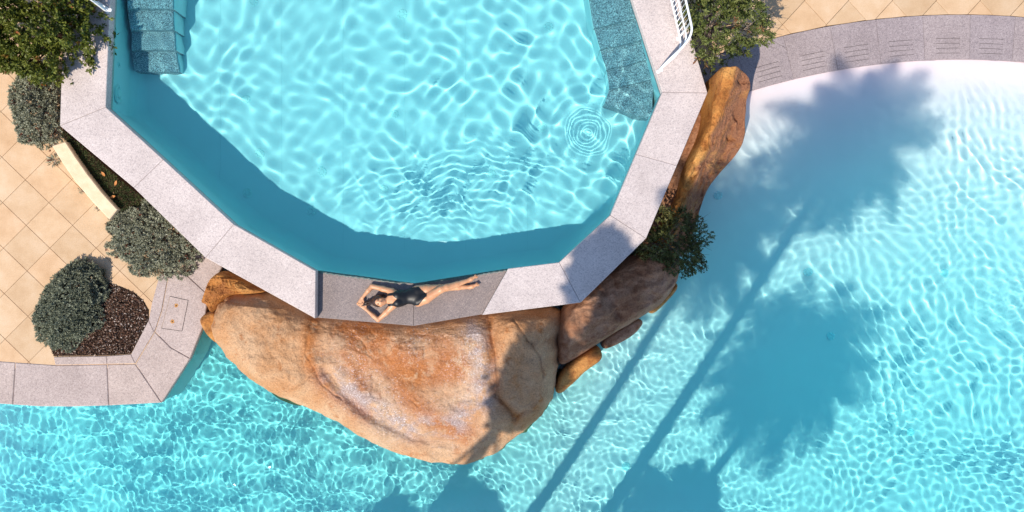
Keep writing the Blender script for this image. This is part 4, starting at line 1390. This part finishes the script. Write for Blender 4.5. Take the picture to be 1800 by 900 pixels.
# ------------------------------------------------------------------ sunbather on the spill stone
def surface_nets(F, org, h):
    neg = F < 0
    nx, ny, nz = F.shape
    c = [(a, b, d) for a in (0, 1) for b in (0, 1) for d in (0, 1)]
    cnt = sum(neg[a:nx - 1 + a, b:ny - 1 + b, d:nz - 1 + d].astype(np.int8) for a, b, d in c)
    act = (cnt > 0) & (cnt < 8)
    idx = -np.ones(act.shape, np.int64)
    ii = np.argwhere(act)
    idx[act] = np.arange(len(ii))
    pos = np.zeros((len(ii), 3)); w = np.zeros(len(ii))
    i0, j0, k0 = ii.T
    for a in c:
        for ax in range(3):
            if a[ax]: continue
            b = list(a); b[ax] = 1
            f0 = F[i0 + a[0], j0 + a[1], k0 + a[2]]; f1 = F[i0 + b[0], j0 + b[1], k0 + b[2]]
            m_ = (f0 < 0) != (f1 < 0)
            t = f0 / np.where(np.abs(f0 - f1) < 1e-12, 1, f0 - f1)
            p = np.tile(np.array(a, float), (len(ii), 1)); p[:, ax] = t
            pos[m_] += p[m_]; w[m_] += 1
    V = org + (ii + pos / w[:, None]) * h
    Q = []
    for ax in range(3):
        u, v_ = (ax + 1) % 3, (ax + 2) % 3
        sl0 = [slice(None)] * 3; sl1 = [slice(None)] * 3
        sl0[ax] = slice(0, -1); sl1[ax] = slice(1, None)
        a, b = neg[tuple(sl0)], neg[tuple(sl1)]
        e = np.argwhere(a != b)
        e = e[(e[:, u] > 0) & (e[:, v_] > 0) & (e[:, u] < F.shape[u] - 1) & (e[:, v_] < F.shape[v_] - 1)]
        s_ = a[tuple(e.T)]
        def cell(du, dv):
            q = e.copy(); q[:, u] -= du; q[:, v_] -= dv
            return idx[tuple(q.T)]
        q = np.stack([cell(1, 1), cell(0, 1), cell(0, 0), cell(1, 0)], -1)
        q[~s_] = q[~s_][:, ::-1]
        Q.append(q)
    return V, np.concatenate(Q)

class Field:
    def __init__(self, lo, hi, h):
        self.lo, self.h = np.array(lo, float), h
        n_ = np.ceil((np.array(hi) - self.lo) / h).astype(int) + 1
        self.ax = [self.lo[k] + h * np.arange(n_[k]) for k in range(3)]
        self.F = np.full(n_, 0.3, np.float32)
    def _win(self, lo, hi):
        s_ = []
        for k in range(3):
            a = max(0, int((lo[k] - self.lo[k]) / self.h)); b = min(len(self.ax[k]), int((hi[k] - self.lo[k]) / self.h) + 2)
            s_.append(slice(a, max(a, b)))
        g_ = np.meshgrid(*[self.ax[k][s_[k]] for k in range(3)], indexing='ij', sparse=True)
        return tuple(s_), g_
    def _join(self, s_, d, k, cut=False):
        f = self.F[s_]
        if cut:
            self.F[s_] = np.maximum(f, -d); return
        hh = np.clip(0.5 + 0.5 * (f - d) / k, 0, 1)
        self.F[s_] = f * (1 - hh) + d * hh - k * hh * (1 - hh)
    def cap(self, a, b, r0, r1, k=0.02):
        a, b = np.array(a, float), np.array(b, float)
        m_ = max(r0, r1) + 0.12
        s_, (x, y, z) = self._win(np.minimum(a, b) - m_, np.maximum(a, b) + m_)
        e = b - a
        t = np.clip(((x - a[0]) * e[0] + (y - a[1]) * e[1] + (z - a[2]) * e[2]) / (e @ e + 1e-12), 0, 1)
        d = np.sqrt((x - a[0] - t * e[0]) ** 2 + (y - a[1] - t * e[1]) ** 2 + (z - a[2] - t * e[2]) ** 2) - (r0 + (r1 - r0) * t)
        self._join(s_, d, k)
    def ell(self, c_, r_, k=0.02, rot=0.0, cut=False):
        c_, r_ = np.array(c_, float), np.array(r_, float)
        m_ = r_.max() + 0.12
        s_, (x, y, z) = self._win(c_ - m_, c_ + m_)
        x, y, z = x - c_[0], y - c_[1], z - c_[2]
        co, si = math.cos(rot), math.sin(rot)
        x, y = co * x + si * y, -si * x + co * y
        q = np.sqrt((x / r_[0]) ** 2 + (y / r_[1]) ** 2 + (z / r_[2]) ** 2) + 1e-9
        g_ = np.sqrt((x / r_[0] ** 2) ** 2 + (y / r_[1] ** 2) ** 2 + (z / r_[2] ** 2) ** 2) + 1e-9
        d = np.clip(q * (q - 1) / g_, -0.5, 0.5)
        self._join(s_, d, k, cut)
    def chain(self, pts, rad, k=0.015):
        for i in range(len(pts) - 1):
            self.cap(pts[i], pts[i + 1], rad[i], rad[i + 1], k)

def person():
    ox, oy = P(740, 520, -0.1)
    root = empty('person', (ox, oy, ZR), 'person in a black swimsuit lying face up on the spill stone, arms bent overhead', 'person')
    H_ = 0.0065
    B = Field((-1.10, -0.50, -0.005), (0.98, 0.40, 0.30), H_)
    # trunk
    B.ell((-0.375, -0.045, 0.105), (0.165, 0.135, 0.10), 0.03, 0.13)
    B.ell((-0.22, -0.018, 0.095), (0.16, 0.105, 0.078), 0.06, 0.13)
    B.ell((-0.065, 0.004, 0.097), (0.135, 0.155, 0.092), 0.07, 0.1)
    for s_ in (-1, 1):
        B.ell((-0.375 - 0.004 * s_, -0.045 + s_ * 0.062, 0.175), (0.062, 0.056, 0.045), 0.03)
    # shoulders, neck
    B.cap((-0.47, -0.165, 0.095), (-0.475, 0.065, 0.095), 0.052, 0.052, 0.05)
    B.cap((-0.50, -0.055, 0.098), (-0.60, -0.088, 0.105), 0.046, 0.045, 0.03)
    # head: crown towards -x, face up, turned a little to the camera
    B.ell((-0.672, -0.094, 0.112), (0.098, 0.075, 0.092), 0.015)
    B.ell((-0.625, -0.092, 0.125), (0.062, 0.056, 0.062), 0.03)     # jaw
    B.ell((-0.578, -0.092, 0.150), (0.017, 0.020, 0.016), 0.02)     # chin
    B.cap((-0.662, -0.094, 0.196), (-0.632, -0.094, 0.214), 0.008, 0.013, 0.012)   # nose
    for s_ in (-1, 1):
        B.ell((-0.668, -0.094 + 0.030 * s_, 0.206), (0.014, 0.016, 0.012), 0.01, cut=True)   # eye sockets
        B.ell((-0.655, -0.094 + 0.078 * s_, 0.112), (0.028, 0.010, 0.016), 0.008)           # ears
        B.ell((-0.640, -0.094 + 0.038 * s_, 0.178), (0.02, 0.018, 0.016), 0.02)             # cheeks
    # legs: near leg crosses over the far one at the knees
    B.chain([(-0.045, 0.085, 0.095), (0.10, 0.10, 0.088), (0.31, 0.128, 0.066), (0.42, 0.132, 0.062), (0.60, 0.138, 0.052), (0.79, 0.142, 0.045)], [0.088, 0.082, 0.055, 0.056, 0.046, 0.031], 0.025)
    B.chain([(0.79, 0.142, 0.045), (0.83, 0.150, 0.052), (0.905, 0.182, 0.060)], [0.032, 0.034, 0.020], 0.015)
    B.ell((0.785, 0.130, 0.036), (0.030, 0.026, 0.028), 0.015)
    B.chain([(-0.04, -0.085, 0.100), (0.09, -0.035, 0.125), (0.335, 0.105, 0.172), (0.43, 0.140, 0.160), (0.59, 0.190, 0.125), (0.775, 0.252, 0.085)], [0.092, 0.086, 0.056, 0.057, 0.046, 0.031], 0.018)
    B.chain([(0.775, 0.252, 0.085), (0.815, 0.272, 0.088), (0.885, 0.312, 0.088)], [0.032, 0.034, 0.020], 0.015)
    B.ell((0.772, 0.238, 0.070), (0.030, 0.026, 0.028), 0.015)
    for (bx_, by_, bz_, dx, dy) in ((0.905, 0.182, 0.060, 0.9, 0.42), (0.885, 0.312, 0.088, 0.87, 0.49)):
        for t_ in range(5):
            o_ = (t_ - 2) * 0.012
            px_, py_ = bx_ - dy * o_, by_ + dx * o_
            B.cap((px_, py_, bz_), (px_ + dx * (0.034 - 0.004 * t_), py_ + dy * (0.034 - 0.004 * t_), bz_ - 0.004), 0.0095, 0.007, 0.006)
    # arms
    B.chain([(-0.475, 0.075, 0.095), (-0.62, 0.112, 0.075), (-0.80, 0.155, 0.055)], [0.050, 0.044, 0.036], 0.03)
    B.chain([(-0.80, 0.155, 0.055), (-0.86, 0.085, 0.058), (-0.955, -0.030, 0.062)], [0.037, 0.037, 0.023], 0.015)
    B.chain([(-0.465, -0.175, 0.095), (-0.57, -0.275, 0.075), (-0.70, -0.392, 0.055)], [0.050, 0.044, 0.036], 0.03)
    B.chain([(-0.70, -0.392, 0.055), (-0.775, -0.325, 0.060), (-0.895, -0.222, 0.066)], [0.037, 0.037, 0.023], 0.015)
    # hands: palm, four curled fingers of different length, thumb from the side of the palm
    def hand(w_, d, side, lens):
        d = np.array(d, float); d /= np.linalg.norm(d)
        sd = np.cross((0, 0, 1), d) * side
        w_ = np.array(w_, float)
        pc = w_ + d * 0.045
        for q in (-0.022, -0.007, 0.008, 0.023):
            B.cap(w_ + sd * q * 0.6, w_ + d * 0.082 + sd * q * 1.1, 0.014, 0.012, 0.012)
        for j, q in enumerate((-0.027, -0.009, 0.009, 0.026)):
            a0 = w_ + d * 0.085 + sd * q
            L_ = lens[j]
            a1 = a0 + d * L_ * 0.5 + np.array([0, 0, 0.010]) + sd * q * 0.2
            a2 = a1 + d * L_ * 0.32 - np.array([0, 0, 0.018])
            a3 = a2 - d * 0.004 - np.array([0, 0, 0.020])
            B.chain([a0, a1, a2, a3], [0.0095, 0.009, 0.0082, 0.0072], 0.003)
        t0 = w_ + d * 0.022 + sd * 0.022
        t1 = t0 + d * 0.026 + sd * 0.028 + np.array([0, 0, 0.006])
        t2 = t1 + d * 0.030 + sd * 0.002
        B.chain([t0, t1, t2], [0.013, 0.011, 0.009], 0.006)
    hand((-0.955, -0.030, 0.062), (-0.45, -0.89, 0.05), 1, (0.062, 0.07, 0.066, 0.052))
    hand((-0.895, -0.222, 0.066), (-0.72, 0.69, 0.05), -1, (0.062, 0.07, 0.066, 0.052))
    gx_, gy_, gz_ = np.meshgrid(*B.ax, indexing='ij', sparse=True)
    B.F = np.maximum(B.F, 0.003 - gz_)          # flattened where she lies on the stone
    def build(F, nme, mat, zoff=0.0):
        V_, Q_ = surface_nets(F, B.lo, B.h)
        V_ = V_ + np.array([ox, oy, ZR + zoff])
        return link(nme, mesh_np(nme, V_, Q_, True), mat, root)
    # light smoothing of the field for a continuous skin
    body = build(B.F, 'body', MAT['skin'])
    # swimsuit: the trunk surface a few mm proud, cut at neckline, armholes and legs
    ax_y = -0.045 + (gx_ + 0.375) * 0.13          # trunk axis
    yy = np.abs(gy_ - ax_y)
    reg = np.maximum(-0.445 - gx_, gx_ - 0.105)                                    # top and crotch
    reg = np.maximum(reg, yy - (0.150 - 0.55 * np.clip(-0.36 - gx_, 0, 1)))        # armholes
    reg = np.maximum(reg, yy - (0.028 + 1.05 * np.clip(0.085 - gx_, 0, 1)))        # high cut legs
    neck = 0.9 * (-0.375 - gx_) + 0.0 - yy                                         # V neckline on the front
    front = np.where(gz_ > 0.11, neck, -1.0)
    reg = np.maximum(reg, np.minimum(front, 0.05))
    strap = np.maximum(np.maximum(np.abs(yy - 0.085) - 0.022, gx_ + 0.40), -0.53 - gx_)
    S_ = np.maximum(B.F - 0.006, np.minimum(reg, strap))
    S_ = np.maximum(S_, 0.0015 - gz_)
    build(S_, 'swimsuit', MAT['suit'])
    # hair: cap round the back of the head, strands drawn out to the hands
    Hh = Field((-1.02, -0.26, 0.0), (-0.55, 0.06, 0.26), 0.005)
    Hh.ell((-0.694, -0.094, 0.098), (0.100, 0.088, 0.094), 0.01)
    Hh.ell((-0.695, -0.06, 0.10), (0.085, 0.075, 0.088), 0.03)
    Hh.ell((-0.628, -0.094, 0.200), (0.098, 0.064, 0.085), 0.01, cut=True)
    rh = np.random.default_rng(8)
    for k_ in range(26):
        y0 = -0.094 + 0.065 * (rh.random() * 2 - 1)
        z0 = 0.05 + 0.11 * rh.random()
        e_ = (-0.925 + 0.03 * rh.normal(), -0.145 + 0.022 * rh.normal(), 0.055 + 0.02 * rh.random())
        m_ = (-0.84, (y0 + e_[1]) / 2 + 0.012 * rh.normal(), 0.035 + 0.5 * z0)
        Hh.chain([(-0.755, y0, z0), m_, e_], [0.011, 0.008, 0.004], 0.006)
    for k_ in range(10):
        e_ = (-0.62 + 0.03 * rh.normal(), 0.0 + 0.03 * rh.random(), 0.02 + 0.02 * rh.random())
        Hh.chain([(-0.73, -0.03, 0.08), (-0.68, 0.0, 0.04), e_], [0.018, 0.014, 0.006], 0.008)
    V_, Q_ = surface_nets(Hh.F, Hh.lo, Hh.h)
    link('hair', mesh_np('hair', V_ + np.array([ox, oy, ZR]), Q_, True), MAT['hair'], root)
    # eyes, brows, lips
    def blob(nme, c_, r_, mat):
        bm_ = bmesh.new()
        bmesh.ops.create_uvsphere(bm_, u_segments=12, v_segments=8, radius=1.0)
        for v_ in bm_.verts:
            v_.co = Vector((c_[0] + ox + v_.co.x * r_[0], c_[1] + oy + v_.co.y * r_[1], c_[2] + ZR + v_.co.z * r_[2]))
        me_ = bpy.data.meshes.new(nme); bm_.to_mesh(me_); bm_.free()
        me_.polygons.foreach_set('use_smooth', [True] * len(me_.polygons))
        link(nme, me_, mat, root)
    for s_ in (-1, 1):
        blob('eye', (-0.668, -0.094 + 0.030 * s_, 0.192), (0.008, 0.014, 0.006), MAT['eye'])
        blob('eyebrow', (-0.686, -0.094 + 0.031 * s_, 0.200), (0.004, 0.018, 0.004), MAT['hair'])
    blob('lips', (-0.607, -0.093, 0.184), (0.009, 0.020, 0.007), MAT['lips'])
    return root
person()
